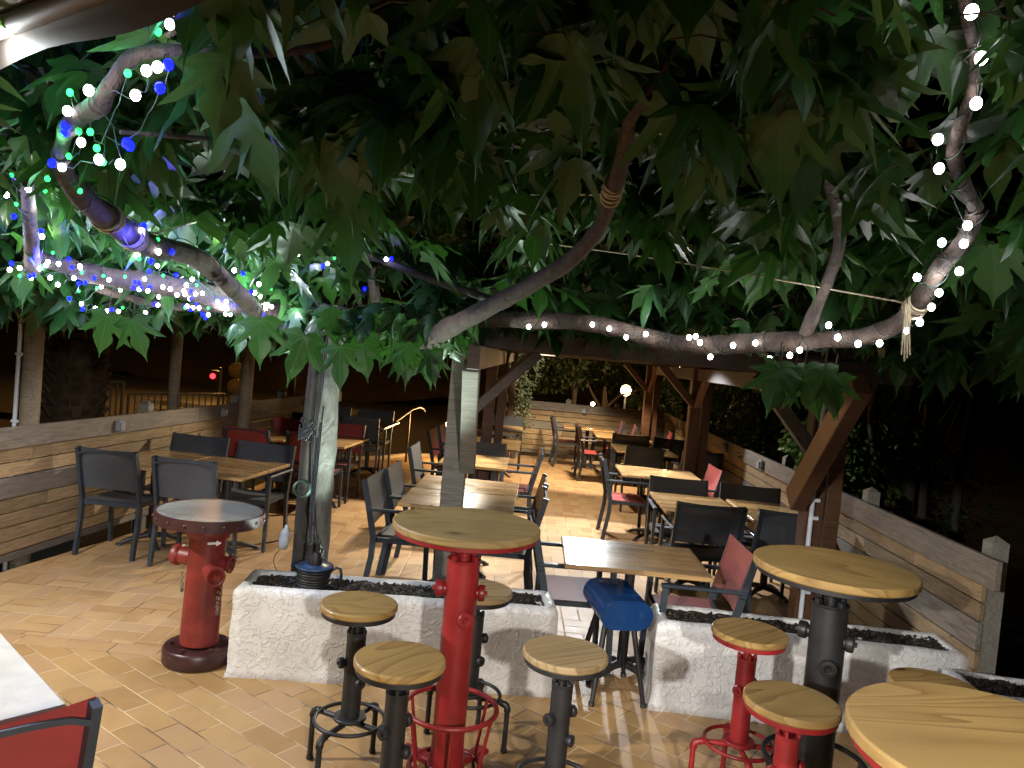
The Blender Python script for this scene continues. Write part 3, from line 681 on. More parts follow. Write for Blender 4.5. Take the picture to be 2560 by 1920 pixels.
for (sx, ex, zs, drop) in ((Vector((-.13, .0, .52)), Vector((-.1, -.05, .45)), 0, .08), (Vector((.15, -.15, .49)), Vector((.1, -.05, .42)), 0, .14)):
    c = MB(); n_ = 16
    for i in range(n_):
        u = i/(n_-1); p = sx.lerp(ex, u); p.z -= drop*4*u*(1-u); c.torus(p, .007, .002, 10, 5, Matrix.Rotation(PI/2*(i % 2), 3, 'Z') @ Matrix.Rotation(PI/2, 3, 'X'))
    c.build('chain', 'steel', t)
c = MB(); ar = [(-.035, -.006), (.012, -.006), (.012, -.016), (.04, 0), (.012, .016), (.012, .006), (-.035, .006)]
an = -PI*.30
c.prism(ar, (.122*math.cos(an), .122*math.sin(an), .71), (-math.sin(an), math.cos(an), 0), (0, 0, 1), (math.cos(an), math.sin(an), 0), .003); c.build('arrow', 'white_arrow', t)
t.rotation_euler = (0, R(1.0), 0)

# ------------------------------------------------------------------ dining tables
def dining_table(label, c, w, d, rz=-.03, mat='teak', th=.028, h=.74):
    t = thing('dining_table', label, 'table', (c[0], c[1], 0), rz, 'wooden dining tables on the terrace')
    b = MB(); b.box((0, 0, h-th/2), (w, d, th), bev=.005); b.build('table_top', mat, t)
    l = MB(); l.tube([(0, 0, .05), (0, 0, h-th-.02)], .032, 16); l.box((0, 0, h-th-.011), (.32, .32, .02)); l.build('column', 'plate', t)
    for k in range(4):
        a = PI/4+k*PI/2; f = MB(); c_, s_ = math.cos(a), math.sin(a); q = min(w, d)*.42
        f.tube([(c_*.02, s_*.02, .07), (c_*q*.5, s_*q*.5, .06), (c_*q*.85, s_*q*.85, .03), (c_*q, s_*q, .014)], [.026, .022, .018, .014], 8)
        f.lathe([(.028, .002), (.03, .014), (0, .018)], (c_*q, s_*q, 0), 12); f.build('foot', 'plate', t)
    return t
T = dining_table
T('wooden table with bright lamp glare, behind the gap between the planters', (.83, 4.62), .85, .68)
T('wooden table right behind the grey post, nearer half of the joined pair', (-.325, 5.88), .86, .67)
T('wooden table joined to the far side of the one behind the grey post', (-.295, 6.56), .86, .67)
T('wooden table against the left fence, right half of the pair by the four grey chairs', (-2.34, 6.42), .70, .90, -.13)
T('wooden table against the left fence, left half touching the boards', (-3.0, 6.50), .58, .90, -.13)
T('wooden table among the red chairs, right half ending beside the tree trunk', (-2.05, 8.72), .68, .95, -.09)
T('wooden table among the red chairs, left half at the fence', (-2.7, 8.78), .60, .95, -.09)
T('wooden table beside the handrail at the terrace corner', (-2.0, 10.95), .66, 1.0, -.06)
T('wooden table at the far end of the left fence behind the tree trunk', (-2.62, 10.98), .56, 1.0, -.06)
T('wooden table just left of and behind the grey post, third from the planter', (-.32, 8.12), .70, .88)
T('pale topped wooden table behind the purple brown pergola post', (-.17, 9.85), .70, 1.1)
T('pale topped wooden table farthest back on the left of the pergola', (-.12, 11.95), .70, 1.0)
T('wooden table in front of the back fence between the red chairs', (1.42, 13.5), .88, .75)
T('wooden table second from the back fence in the right row', (1.86, 12.35), .87, .90)
T('wooden table third from the back fence, behind a dark chair back', (1.93, 10.66), .83, .90)
T('wooden table in the right row just in front of the brown middle post', (1.71, 8.42), .87, .74)
T('wooden table in the right row with a grey chair at either side', (1.70, 6.62), .67, .92)
T('wooden table pushed to the right fence, its left edge catching the light', (2.36, 6.60), .56, .92)
T('pale stone topped table cut by the lower left corner', (-1.735, 2.2), .70, .70, R(-42), 'stone', .045)

# ------------------------------------------------------------------ chairs
def make_chair(name, fab, arms, metal='metal_blk'):
    t = thing(name, 'x', 'chair')
    W = .262 if arms else .238; ft = .03
    for s in (-1, 1):
        l = MB()   # rear leg and back upright in one bent tube
        q = [(s*W, -.235, .003), (s*W, -.19, .30), (s*W, -.185, .44), (s*W, -.225, .62), (s*W, -.285, .87)]
        for a, b in zip(q[:-1], q[1:]): l.bar(a, (Vector(b)+(Vector(b)-Vector(a)).normalized()*.004), .026, .042, (0, 1, 0))
        l.build('leg', metal, t)
        f = MB(); top = .64 if arms else .43
        f.bar((s*W, .235, .003), (s*W, .215, top), .026, .036, (0, 1, 0)); f.build('leg', metal, t)
        if arms: a_ = MB(); a_.box((s*W, -.005, .655), (.042, .49, .022), bev=.006); a_.build('armrest', metal, t)
    fr = MB()
    fr.box((0, .215, .425), (2*W-.02, .025, .035)); fr.box((0, -.17, .425), (2*W-.02, .025, .035))
    for s in (-1, 1): fr.box((s*(W-.014), .02, .425), (.024, .38, .03))
    fr.build('frame', metal, t); fr = MB(); n_ = 10; pr = None
    for i in range(n_+1):
        u = i/n_*2-1; z = .835+.022*(1-abs(u)**3) if abs(u) < .99 else .825
        p = Vector((u*(W-.01), -.292+.0*(1-u*u), z))
        if pr is not None: fr.bar(pr, p, .010, .016)
        pr = p
    fr.build('back_bar', metal, t)
    st = MB(); vs = []; fs = []; nx_, ny_ = 8, 6
    for side in (0, 1):
        for j in range(ny_+1):
            for i in range(nx_+1):
                u, v = i/nx_*2-1, j/ny_; z = .447-.018*(1-u*u)-.004*side; y = -.185+.415*v
                if v > .9: z -= .012
                vs.append((u*(W-.004), y, z))
    m_ = (nx_+1)*(ny_+1)
    for j in range(ny_):
        for i in range(nx_): a = j*(nx_+1)+i; fs.append([a, a+1, a+nx_+2, a+nx_+1]); fs.append([m_+a, m_+a+nx_+1, m_+a+nx_+2, m_+a+1])
    st.add(vs, fs, True); st.build('seat', fab, t)
    bk = MB(); vs = []; fs = []; nz_ = 6
    for side in (0, 1):
        for j in range(nz_+1):
            for i in range(nx_+1):
                u, v = i/nx_*2-1, j/nz_; z = .545+.325*v; y = -.205-.078*v-.012*(1-u*u)+.020-.003*side
                vs.append((u*(W+.008), y, z+.0+.012*(abs(u)**2)*(v > .95)))
    m_ = (nx_+1)*(nz_+1)
    for j in range(nz_):
        for i in range(nx_): a = j*(nx_+1)+i; fs.append([a, a+1, a+nx_+2, a+nx_+1]); fs.append([m_+a, m_+a+nx_+1, m_+a+nx_+2, m_+a+1])
    bk.add(vs, fs, True); bk.build('backrest', fab, t)
    return t
protos = {('g', 1): make_chair('armchair', 'fab_grey', True), ('r', 1): make_chair('armchair', 'fab_red', True), ('g', 0): make_chair('side_chair', 'fab_grey', False), ('r', 0): make_chair('side_chair', 'fab_red', False)}
used = set()
def chair(kind, arms, mid, face, label):
    th = {'+y': -.03, '-y': PI-.03, '+x': -PI/2-.03, '-x': PI/2-.03}[face] if isinstance(face, str) else R(face)
    off = Vector((0, .285, 0)); off.rotate(Matrix.Rotation(th, 3, 'Z')); loc = (mid[0]+off.x, mid[1]+off.y, 0)
    g = ('grey' if kind == 'g' else 'red')+' mesh chairs around the tables'
    p = protos[(kind, arms)]
    if (kind, arms) not in used:
        used.add((kind, arms)); p.location = loc; p.rotation_euler = (0, 0, th); p['label'] = label; p['group'] = g; return p
    return dup(p, loc, th, label, g)
C_ = chair
C_('g', 0, (-3.12, 5.91), -4, 'grey chair without arms nearest the left fence, back to the camera')
C_('g', 0, (-2.46, 5.80), -2, 'grey chair without arms right behind the old hydrant table, back to the camera')
C_('g', 1, (-2.90, 7.18), 176, 'grey armchair at the far side of the left fence table, by the boards')
C_('g', 1, (-2.23, 7.06), 174, 'grey armchair at the far right side of the left fence table, facing the camera')
C_('r', 0, (-2.77, 8.02), -4, 'red chair just behind the left fence table, back to the camera')
C_('r', 0, (-2.11, 8.06), -4, 'red chair half hidden by the left side of the tree trunk')
C_('r', 1, (-2.63, 9.33), 177, 'red chair facing the camera at the far side of the second left table')
C_('r', 1, (-2.02, 9.32), 174, 'red armchair right of the tree trunk facing the camera')
C_('g', 0, (-2.0, 10.25), 4, 'dark grey chair beside the handrail with its back to the camera')
C_('g', 1, (-2.04, 11.65), 178, 'grey chair facing the camera behind the corner table by the handrail')
C_('g', 1, (-2.70, 11.64), 178, 'grey chair facing the camera just right of the trunk top, far corner')
C_('g', 0, (-2.65, 10.1), -6, 'dark grey chair just left of the trunk at the far fence table')
C_('g', 1, (-1.02, 5.90), -93, 'grey armchair with bluish frame at the left side of the joined centre tables, nearest')
C_('g', 1, (-.96, 6.47), -93, 'grey armchair left of the joined centre tables, second from the camera')
C_('g', 1, (.33, 5.78), 89, 'grey armchair seen edge on at the right side of the centre tables, nearer one')
C_('g', 1, (.36, 6.44), 89, 'grey armchair seen edge on at the right side of the centre tables, farther one')
C_('r', 1, (.21, 4.80), -88, 'red armchair at the left end of the table with the lamp glare')
C_('r', 1, (1.50, 4.58), 88, 'red armchair with lit patches at the right end of the glare table')
C_('g', 1, (1.64, 5.87), 0, 'grey armchair with its back to the camera behind the glare table')
C_('g', 1, (1.67, 7.20), 176, 'grey armchair facing the camera beyond the right row table')
C_('g', 1, (2.28, 5.86), 0, 'grey armchair partly behind the front right pergola post')
C_('g', 1, (2.33, 7.12), 172, 'grey armchair in the shade of the right fence, facing the camera')
C_('r', 1, (2.32, 8.26), 90, 'red chair at the fence end of the table before the brown middle post')
C_('r', 1, (1.07, 8.35), -91, 'red seated armchair with bright lit arms, side on, alone in the aisle')
C_('g', 0, (1.79, 9.74), 3, 'dark grey chair, back to the camera between two right row tables')
C_('g', 1, (1.84, 11.28), 177, 'grey chair facing the camera beyond the third table from the back fence')
C_('g', 1, (2.45, 11.22), 174, 'grey chair left of the brown middle post, below the small red back')
C_('g', 1, (2.55, 9.75), 3, 'dark grey chair just right of the brown middle post by the fence')
C_('r', 1, (2.08, 13.75), 86, 'red chair at the right end of the table before the back fence, left of two')
C_('r', 1, (2.22, 13.15), 84, 'red chair at the right end of the table before the back fence, right of two')
C_('r', 1, (2.68, 12.35), 84, 'red chair alone near the far right fence corner')
C_('r', 1, (.78, 13.6), -86, 'bright orange red armchair at the left end of the back fence table')
C_('r', 1, (1.12, 12.25), -88, 'red armchair seen edge on at the left end of the second table from the back')
C_('g', 1, (-.97, 7.90), -92, 'grey armchair left of the grey post at the third centre table')
C_('r', 1, (-.97, 9.62), -93, 'red armchair left of the grey post, nearer of the two red ones')
C_('r', 1, (-.91, 10.28), -93, 'red armchair left of the grey post, farther of the two red ones')
C_('g', 1, (-.27, 8.72), 177, 'blue grey chair facing the camera between grey post and aisle')
C_('r', 1, (.40, 8.35), 88, 'red seated armchair right of the third centre table, seen from the side')
C_('g', 1, (-.02, 12.75), 177, 'grey chair in front of the ivy column at the far left of the pergola')
C_('r', 1, (-1.215, 1.80), 46, 'big red chair back with dark frame cut by the lower left corner')

# ------------------------------------------------------------------ small things
t = thing('blue_case', 'shiny blue rounded plastic case on four splayed black legs between the planters', 'stool', (.72, 4.36, 0), R(8))
def stadium(w, h, n=10):
    r = h/2; p = []
    for i in range(n+1): a = -PI/2+PI*i/n; p.append((w/2-r+r*math.cos(a), r*math.sin(a)))
    for i in range(n+1): a = PI/2+PI*i/n; p.append((-w/2+r+r*math.cos(a), r*math.sin(a)))
    return p
mb = MB(); Y0 = -.22
for (ww, hh2, ya, yb) in ((.30, .165, Y0, Y0+.43),):
    mb.prism(stadium(ww, hh2), (0, ya, .52), (1, 0, 0), (0, 0, 1), (0, 1, 0), yb-ya, True)
    mb.prism(stadium(ww-.02, hh2-.02), (0, ya-.006, .52), (1, 0, 0), (0, 0, 1), (0, 1, 0), .0055, True)
cb_ = mb.build('case_body', 'blue', t)
p = MB(); p.box((-.055, Y0-.009, .505), (.105, .006, .055), bev=.002); p.build('latch_panel', 'blue', cb_)
p = MB(); p.lathe([(.024, 0), (.024, .005), (.024, .005), (.019, .006), (0, .006)], (.09, Y0-.006, .525), 20, True, (0, -1, 0)); p.build('button', 'blue', cb_)
p = MB(); p.box((.01, 0, .6055), (.17, .26, .004), bev=.001); p.build('glossy_lid', 'blue', cb_)
for sx in (-1, 1):
    for sy in (-1, 1):
        l = MB(); l.tube([(sx*.08, sy*.09, .44), (sx*.15, sy*.20, .004)], [.017, .013], 10); l.lathe([(.018, .002), (.018, .02), (0, .022)], (sx*.15, sy*.20, 0), 12); l.build('leg', 'black', t)
# cable reel
t = thing('cable_reel', 'black cable reel with blue flange resting on the soil of the left planter', 'cable reel', (-1.03, 4.285, .475), R(-6))
mb = MB()
for k in range(7):
    for j in range(2): mb.torus((0, 0, .012+k*.015), .082+.008*j*(1 if k % 2 else .4), .0085, 36, 6)
mb.lathe([(.075, .0), (.075, .12)], n=24); mb.build('cable', 'rubber', t)
mb = MB(); mb.lathe([(.0, .118), (.105, .118), (.108, .123), (.105, .129), (.105, .129), (.06, .129), (.055, .135), (.0, .135)], n=40); fl_ = mb.build('flange', 'reel_blue', t)
mb = MB()
mb.lathe([(.04, .13), (.042, .2), (.03, .22), (0, .225)], n=12)
for k, (a, l) in enumerate(((.3, .05), (1.7, .04), (3.0, .045), (4.3, .05), (5.4, .035))): mb.box((.028*math.cos(a), .028*math.sin(a), .19+.02*k*.6), (.03, .024, l+.02), a, bev=.004)
for k in range(3): mb.tube([(.02*math.cos(k*2), .02*math.sin(k*2), .2), (.03*math.cos(k*2), .03*math.sin(k*2), .25), (-.1+.01*k, .12, .40), (-.2+.012*k, .42, .8+.1*k)], .0045, 6)
mb.build('plugs', 'rubber', fl_)
mb = MB(); mb.tube([(.09, 0, .10), (.13, -.005, .13), (.155, -.005, .125), (.162, -.005, .09), (.160, -.005, .03), (.14, -.005, .01), (.09, 0, .02)], .0085, 10); mb.build('handle', 'rubber', t)
mb = MB(); mb.tube([(-.1, .0, .13), (-.13, -.02, .11), (-.12, 0, .18)], .006, 6); mb.tube([(-.13, -.03, .05), (-.17, -.02, .0), (-.1, 0, .03)], .004, 6); mb.build('crank', 'reel_blue', t)

# ------------------------------------------------------------------ leaves
def leaf_template():
    """five lobed mulberry leaf, base at origin, tip at +y, unit length; returns verts, faces, uvs"""
    half = [(.0, -.02), (.10, -.11), (.25, -.15), (.38, -.10), (.47, -.03), (.60, .0), (.48, .10), (.36, .16), (.38, .25), (.47, .36), (.58, .49), (.74, .70), (.52, .62), (.37, .52), (.24, .40), (.20, .46), (.26, .57), (.265, .69), (.18, .86), (.08, 1.0), (.025, 1.13), (.0, 1.28)]
    mid = [(0, y) for (_, y) in ((0, 0), (0, .12), (0, .25), (0, .4), (0, .55), (0, .72), (0, .9))]
    V = []; F = []
    V += [(x, y) for x, y in mid]                                          # 0..6 midrib
    for s in (1, -1):
        o = len(V); V += [(s*x, y) for x, y in half]
        V += [(s*.22, .01), (s*.19, .22), (s*.34, .40)]                    # o+22, o+23, o+24 side veins
        i = lambda k: o+k
        q = [[0, i(1), i(2), i(22)], [i(22), i(2), i(3)], [i(22), i(3), i(4), i(6)], [i(4), i(5), i(6)], [i(22), i(6), i(7)], [0, i(22), i(7), i(23)], [i(7), i(8), i(23)],
             [i(8), i(9), i(24), i(23)], [i(9), i(10), i(24)], [i(10), i(11), i(12), i(24)], [i(24), i(12), i(13)], [i(23), i(24), i(13), i(14)], [0, i(23), 1], [1, i(23), i(14), 2], [2, i(14), i(15), 3],
             [3, i(15), i(16), 4], [4, i(16), i(17), 5], [5, i(17), i(18)], [5, i(18), i(19), 6], [6, i(19), i(20)], [6, i(20), i(21)], [0, i(0), i(1)]]
        for f in q: F.append(f if s > 0 else f[::-1])
    return V, F
LV, LF = leaf_template()
class Leaves:
    def __init__(s): s.v = []; s.f = []; s.uv = []
    def add(s, pos, dirv, nrm, size, rs, fold=.22, droop=.35, lobes=1.0):
        d = Vector(dirv).normalized(); n_ = Vector(nrm); n_ = (n_-d*n_.dot(d))
        if n_.length < 1e-3: n_ = d.orthogonal()
        n_.normalize(); u = d.cross(n_); o = len(s.v); pos = Vector(pos)
        tw = rs.uniform(-.25, .25); cl = rs.uniform(-.15, .3); wd = rs.uniform(.82, 1.12)
        for (x, y) in LV:
            r2 = x*x+y*y
            z = -fold*abs(x)*(1-.3*y)-droop*r2*.55+tw*x*y+cl*x*x*.6+.018*math.sin(x*23+y*17+o)
            # ripple between veins
            if abs(x) in (.22, .19, .34): z += .035
            s.v.append(tuple(pos+u*(x*wd*size)+d*(y*size)+n_*(z*size))); s.uv.append((x, y))
        for f in LF: s.f.append([i+o for i in f])
    def build(s, name, mat, parent=None):
        me = bpy.data.meshes.new(name); me.from_pydata(s.v, [], s.f); me.update()
        ul = me.uv_layers.new(name='UVMap'); buf = []
        for p in me.polygons:
            for vi in p.vertices: buf += s.uv[vi]
        ul.data.foreach_set('uv', buf); me.polygons.foreach_set('use_smooth', [True]*len(me.polygons))
        me.materials.append(M[mat]); o = bpy.data.objects.new(name, me); COL.objects.link(o)
        if parent is not None: o.parent = parent
        return o
tree = thing('mulberry_tree', 'trained mulberry tree whose trunk rises behind the left planter and roofs the terrace', 'tree')
# trunk
mb = MB(); tp = [(-1.20, 4.86, .0), (-1.19, 4.86, .25), (-1.185, 4.86, .6), (-1.195, 4.87, .9), (-1.19, 4.88, 1.2), (-1.205, 4.88, 1.5), (-1.20, 4.88, 1.75), (-1.22, 4.88, 1.95), (-1.2, 4.88, 2.15)]
pts_ = []; rr = []
for a, b in zip(tp[:-1], tp[1:]):
    for k in range(6): u = k/6; pts_.append(Vector(a).lerp(Vector(b), u)); z = pts_[-1].z; rr.append(.098+.012*noise.noise(Vector((0, 0, z*5)))+(.03*max(0, z-1.75)/.2)+.01*max(0, .3-z))
mb.tube(pts_, rr, 32, lump=.045); mb.build('trunk', 'bark_trunk', tree)
mb = MB(); mb.tube([(-1.26, 4.80, .0), (-1.25, 4.80, .5), (-1.255, 4.80, 1.0), (-1.25, 4.81, 1.5), (-1.24, 4.82, 1.95)], [.05, .055, .052, .055, .05], 14, lump=.14, seed=4); mb.build('dead_limb', 'bark_dark', tree)
def spline(P, n=8):
    out = []
    for i in range(len(P)-1):
        p0 = P[max(0, i-1)]; p1 = P[i]; p2 = P[i+1]; p3 = P[min(len(P)-1, i+2)]
        for k in range(n):
            t_ = k/n; out.append(.5*((2*p1)+(p2-p0)*t_+(2*p0-5*p1+4*p2-p3)*t_*t_+(3*p1-p0-3*p2+p3)*t_**3))
    out.append(P[-1]); return out
branches = []
def branch(pp, widths, yo=0.0, Ys=None, seed=0, mat='bark', lump=.12):
    P = []; 
    for i, (x, y) in enumerate(pp): P.append(at(x, y, (Ys[i] if Ys else ysurf(x, y)+yo)))
    W = [w*.84*p.y/FPX/2 for w, p in zip(widths, P)]
    sp = spline(P); rs_ = []
    for i in range(len(P)-1):
        for k in range(8): rs_.append(W[i]+(W[i+1]-W[i])*k/8)
    rs_.append(W[-1])
    rs_ = [r*(1+.10*noise.noise(Vector((i*.35, seed, 0)))) for i, r in enumerate(rs_)]
    mb = MB(); mb.tube(sp, rs_, 14, lump=lump, seed=seed); mb.build('branch', mat, tree)
    branches.append((sp, rs_)); return sp
branch([(830, 800), (700, 790), (600, 760), (480, 728), (360, 705), (250, 690), (150, 660), (60, 640)], [90, 75, 66, 64, 60, 56, 50, 46], 0, [4.85, 4.7, 4.55, 4.4, 4.3, 4.2, 4.1, 4.0], 1)
branch([(640, 780), (560, 700), (480, 640), (370, 610), (290, 560), (215, 500), (165, 440), (150, 385)], [52, 54, 62, 66, 72, 70, 56, 48], 0, [4.3, 3.9, 3.5, 3.1, 2.8, 2.5, 2.3, 2.15], 2)
branch([(150, 385), (165, 330), (200, 290), (250, 262)], [40, 44, 56, 64], 0, [2.15, 2.0, 1.85, 1.75], 3, lump=.25)
branch([(250, 262), (285, 200), (330, 145), (420, 125), (560, 132), (700, 128), (810, 112), (900, 70), (960, 20)], [60, 46, 44, 38, 34, 30, 26, 20, 16], 0, [1.75, 1.7, 1.68, 1.68, 1.7, 1.72, 1.75, 1.8, 1.85], 4)
branch([(330, 145), (420, 90), (500, 50), (560, 10)], [30, 20, 16, 12], 0, [1.68, 1.75, 1.85, 1.95], 5)
branch([(82, 670), (78, 600), (72, 520), (68, 455)], [44, 40, 38, 34], 0, [4.0, 3.7, 3.4, 3.1], 6)
branch([(240, 720), (330, 745), (420, 765), (520, 770), (600, 778)], [26, 24, 22, 22, 24], 0, [4.5, 4.6, 4.65, 4.7, 4.75], 7)
branch([(830, 800), (930, 830), (1050, 835), (1180, 800), (1320, 800), (1450, 805), (1560, 825), (1680, 860), (1800, 862), (1920, 855)], [70, 60, 52, 50, 54, 48, 46, 56, 56, 60], 0, [4.85, 4.75, 4.65, 4.55, 4.45, 4.35, 4.2, 4.0, 3.8, 3.6], 8)
branch([(1920, 855), (2040, 850), (2150, 842), (2240, 812), (2300, 745), (2350, 670), (2410, 600), (2440, 520)], [60, 54, 52, 54, 52, 50, 46, 50], 0, [3.6, 3.4, 3.2, 3.0, 2.8, 2.6, 2.4, 2.25], 9)
branch([(2440, 520), (2410, 460), (2385, 385), (2400, 320), (2430, 230), (2435, 130), (2420, 60), (2405, -60)], [40, 38, 44, 38, 34, 32, 34, 34], 0, [2.25, 2.1, 1.95, 1.82, 1.7, 1.6, 1.52, 1.45], 10)
branch([(985, 842), (1060, 848), (1120, 820), (1230, 765), (1330, 710), (1420, 655), (1490, 580), (1530, 490), (1555, 400), (1575, 300), (1610, 235)], [44, 60, 60, 52, 50, 50, 44, 44, 46, 40, 52], 0, [4.75, 4.4, 3.95, 3.4, 3.0, 2.65, 2.35, 2.1, 1.95, 1.8, 1.7], 11)
branch([(1610, 235), (1660, 170), (1700, 90)], [30, 20, 14], 0, [1.7, 1.68, 1.7], 12)
branch([(2010, 850), (2040, 770), (2075, 690), (2100, 600), (2085, 500), (2060, 430), (1990, 360), (1960, 290), (1930, 200), (1905, 130)], [44, 36, 34, 36, 32, 40, 34, 26, 26, 22], 0, [3.5, 3.2, 2.95, 2.7, 2.5, 2.35, 2.2, 2.1, 2.0, 1.95], 13)
branch([(820, 600), (950, 650), (1100, 705), (1230, 750)], [18, 22, 24, 22], 0, [4.6, 4.5, 4.4, 4.3], 14, 'bark_dark')
branch([(940, 760), (930, 660), (945, 560), (935, 480)], [34, 30, 26, 20], 0, [5.2, 5.0, 4.9, 4.8], 15)
branch([(1330, 640), (1345, 560), (1340, 480)], [26, 22, 18], 0, [5.6, 5.5, 5.5], 16)
branch([(300, 330), (500, 345), (640, 352), (820, 360)], [14, 14, 12, 9], 0, [1.8, 1.95, 2.1, 2.3], 17, 'bark_dark')
# thin twigs off the branches, used as leaf anchors
def z1(l): return [(a/1.728, b/1.728) for a, b in l]
def z2(l): return [(1280+a/1.728, b/1.728) for a, b in l]
L_PW = z1([(292, 480), (350, 615), (268, 722), (383, 390), (680, 290), (632, 305), (585, 412), (733, 105), (428, 690), (520, 710), (122, 818), (28, 842), (182, 1022), (612, 995), (685, 1088), (680, 1148), (830, 1207), (85, 1158), (42, 1165), (207, 1132), (345, 1150), (438, 1238), (520, 1252), (602, 1250), (805, 1232), (800, 1272), (845, 1270), (1012, 1168), (1100, 1265), (1123, 1278), (1140, 1315), (1148, 1332), (1058, 1350), (975, 1356), (900, 1360), (940, 1305), (352, 1312), (412, 1332), (462, 1343), (512, 1345), (628, 1350), (730, 1346), (860, 1330), (1118, 1228), (1288, 1098), (1415, 1138), (1668, 1120), (135, 1200), (820, 1290), (1000, 1335)])
L_PB = z1([(282, 570), (225, 705), (283, 545), (727, 280), (690, 380), (560, 630), (548, 618), (50, 1138), (130, 1195), (60, 935), (178, 1000), (742, 1088), (298, 1120), (340, 1225), (575, 1243), (645, 1172), (762, 1188), (300, 1290), (357, 1335), (483, 1337), (825, 1258), (822, 1290), (850, 1312), (925, 1315), (1050, 1182), (1088, 1262), (1135, 1355), (888, 1372), (1690, 1118), (1575, 1248), (652, 1128), (622, 975), (145, 1190), (1395, 1150)])
L_PG = z1([(683, 138), (552, 317), (302, 400), (50, 757), (205, 772), (345, 825), (70, 882), (298, 675), (340, 568), (390, 570), (418, 640), (682, 1035), (228, 1092), (85, 1192), (705, 1190), (850, 1232), (1170, 1248), (1445, 1115), (195, 825), (185, 1160), (600, 1118), (445, 700), (340, 1258), (800, 1330), (900, 1330), (530, 1330)])
L_PR = z2([(1985, 52), (2027, 252), (2005, 447), (1840, 603), (1845, 728), (1968, 975), (1857, 1048), (1952, 1053), (1932, 1172), (1750, 1198), (1845, 1265), (1812, 1327), (1762, 1393), (1705, 1428), (1588, 1483), (1495, 1485), (1407, 1458), (1368, 1405), (1243, 1512), (1200, 1535), (1112, 1550), (1052, 1482), (857, 1542), (812, 1480), (793, 1453), (765, 1458), (578, 1443), (493, 1457), (347, 1402), (140, 1403), (72, 1412), (955, 1492), (420, 1420)])
rx_ = random.Random(11)
L_PW += [(rx_.uniform(90, 690), 0) for _ in range(24)]; L_PB += [(rx_.uniform(60, 690), 0) for _ in range(16)]; L_PG += [(rx_.uniform(60, 690), 0) for _ in range(10)]
for l_ in (L_PW, L_PB, L_PG):
    for i_, (a_, b_) in enumerate(l_):
        if b_ == 0: l_[i_] = (a_, 655+(a_-60)*.20+rx_.uniform(-18, 42))
def pix(p):
    d = Vector(p)-CAM; z = d.dot(_F)
    return (1280+FPX*d.dot(_R2)/z, 960-FPX*d.dot(_U2)/z) if z > .1 else (-9e3, -9e3)
KEEP = []
for bi, (sp, rr_) in enumerate(branches[:-2]):
    pr_ = (.3, .5, .6, .6, .3, .5, .2, .22, .5, .45, .5, .4, .25)[bi] if bi < 13 else 0
    for q, r_ in zip(sp[::2], rr_[::2]): a, b = pix(q); KEEP.append((a, b, q.y, 12+r_*FPX/q.y, pr_))
def bulbY(a, b):
    best = (1e9, None)
    for sp, rr_ in branches:
        for q, r_ in zip(sp, rr_):
            x, y = pix(q); d_ = math.hypot(x-a, y-b)
            if d_ < best[0]: best = (d_, q.y-r_-.035)
    return best[1] if best[0] < 95 else ysurf(a, b)-.1
KEEP += [(60, 40, 2.2, 90, 1), (160, 20, 2.2, 80, 1), (260, 0, 2.2, 60, 1), (20, 110, 2.2, 60, 1)]
for l_ in (L_PW, L_PB, L_PG, L_PR):
    for (a, b) in l_: KEEP.append((a, b, bulbY(a, b), 26, .95))
def blocked(p, rs):
    a, b = pix(p); hit = 0; ex = 70/max(.8, p.y)
    for (x, y, Y, r_, pr) in KEEP:
        if p.y < Y+.05 and abs(a-x) < r_+ex and abs(b-y) < r_+ex: hit = max(hit, pr)
    return rs.random() < hit
rs = random.Random(21)
LVs = Leaves(); twig = MB()
def rose(p, n_, size, rs, spread=1.0, down=.55, base=None, mesh=LVs):
    """n leaves round a twig tip p, each on its own petiole"""
    a0 = rs.uniform(0, 2*PI)
    for k in range(n_):
        a = a0+k*2.4+rs.uniform(-.4, .4); el = rs.uniform(-.2, .5)
        h = Vector((math.cos(a), math.sin(a), -el*.4)); st = p+Vector((rs.uniform(-.05, .05), rs.uniform(-.05, .05), rs.uniform(-.07, .07)))*spread
        pe = st+h*rs.uniform(.05, .11)*spread
        dn = rs.uniform(down-.5, down+.35); d = Vector((math.cos(a), math.sin(a), -dn*1.6)).normalized()
        nr = Vector((math.cos(a)*dn, math.sin(a)*dn, 1))+Vector((rs.uniform(-.3, .3), rs.uniform(-.3, .3), 0))
        s_ = size*rs.choice((.55, .75, .9, 1, 1.1, 1.25))
        if blocked(pe+d*s_*.5, rs): continue
        mesh.add(pe, d, nr, s_, rs, rs.uniform(.05, .6), rs.uniform(.05, 1.0)*(1 if rs.random() < .8 else -.5))
        twig.tube([st, (st+pe)/2+Vector((0, 0, .01)), pe], .0022, 4, False)
def zs(y):
    ys = [0.8, 1.2, 2.0, 2.7, 3.3, 4.0, 4.7, 5.2, 9]; zz = [2.5, 2.5, 2.47, 2.46, 2.42, 2.32, 2.2, 2.15, 2.15]
    for i in range(len(ys)-1):
        if y <= ys[i+1]: u = (y-ys[i])/(ys[i+1]-ys[i]); return zz[i]+(zz[i+1]-zz[i])*max(0, u)
    return zz[-1]
cnt = 0
# near and middle canopy
for k in range(1050):
    y = .95+(5.4-.95)*rs.random()**.85; x = rs.uniform(-.86*y-.3, .80*y+.35)
    if x < -.25*y-.2 and y < 1.15: continue
    if -.9 < x < 1.5 and 2.2 < y < 4.4 and rs.random() < .62: continue
    if noise.noise(Vector((x*1.7, y*1.7, 4))) < -.24 and rs.random() < .8: continue
    z = zs(y)+rs.uniform(.0, .42); rose(Vector((x, y, z)), rs.randint(4, 6), .175 if y > 1.7 else .135, rs)
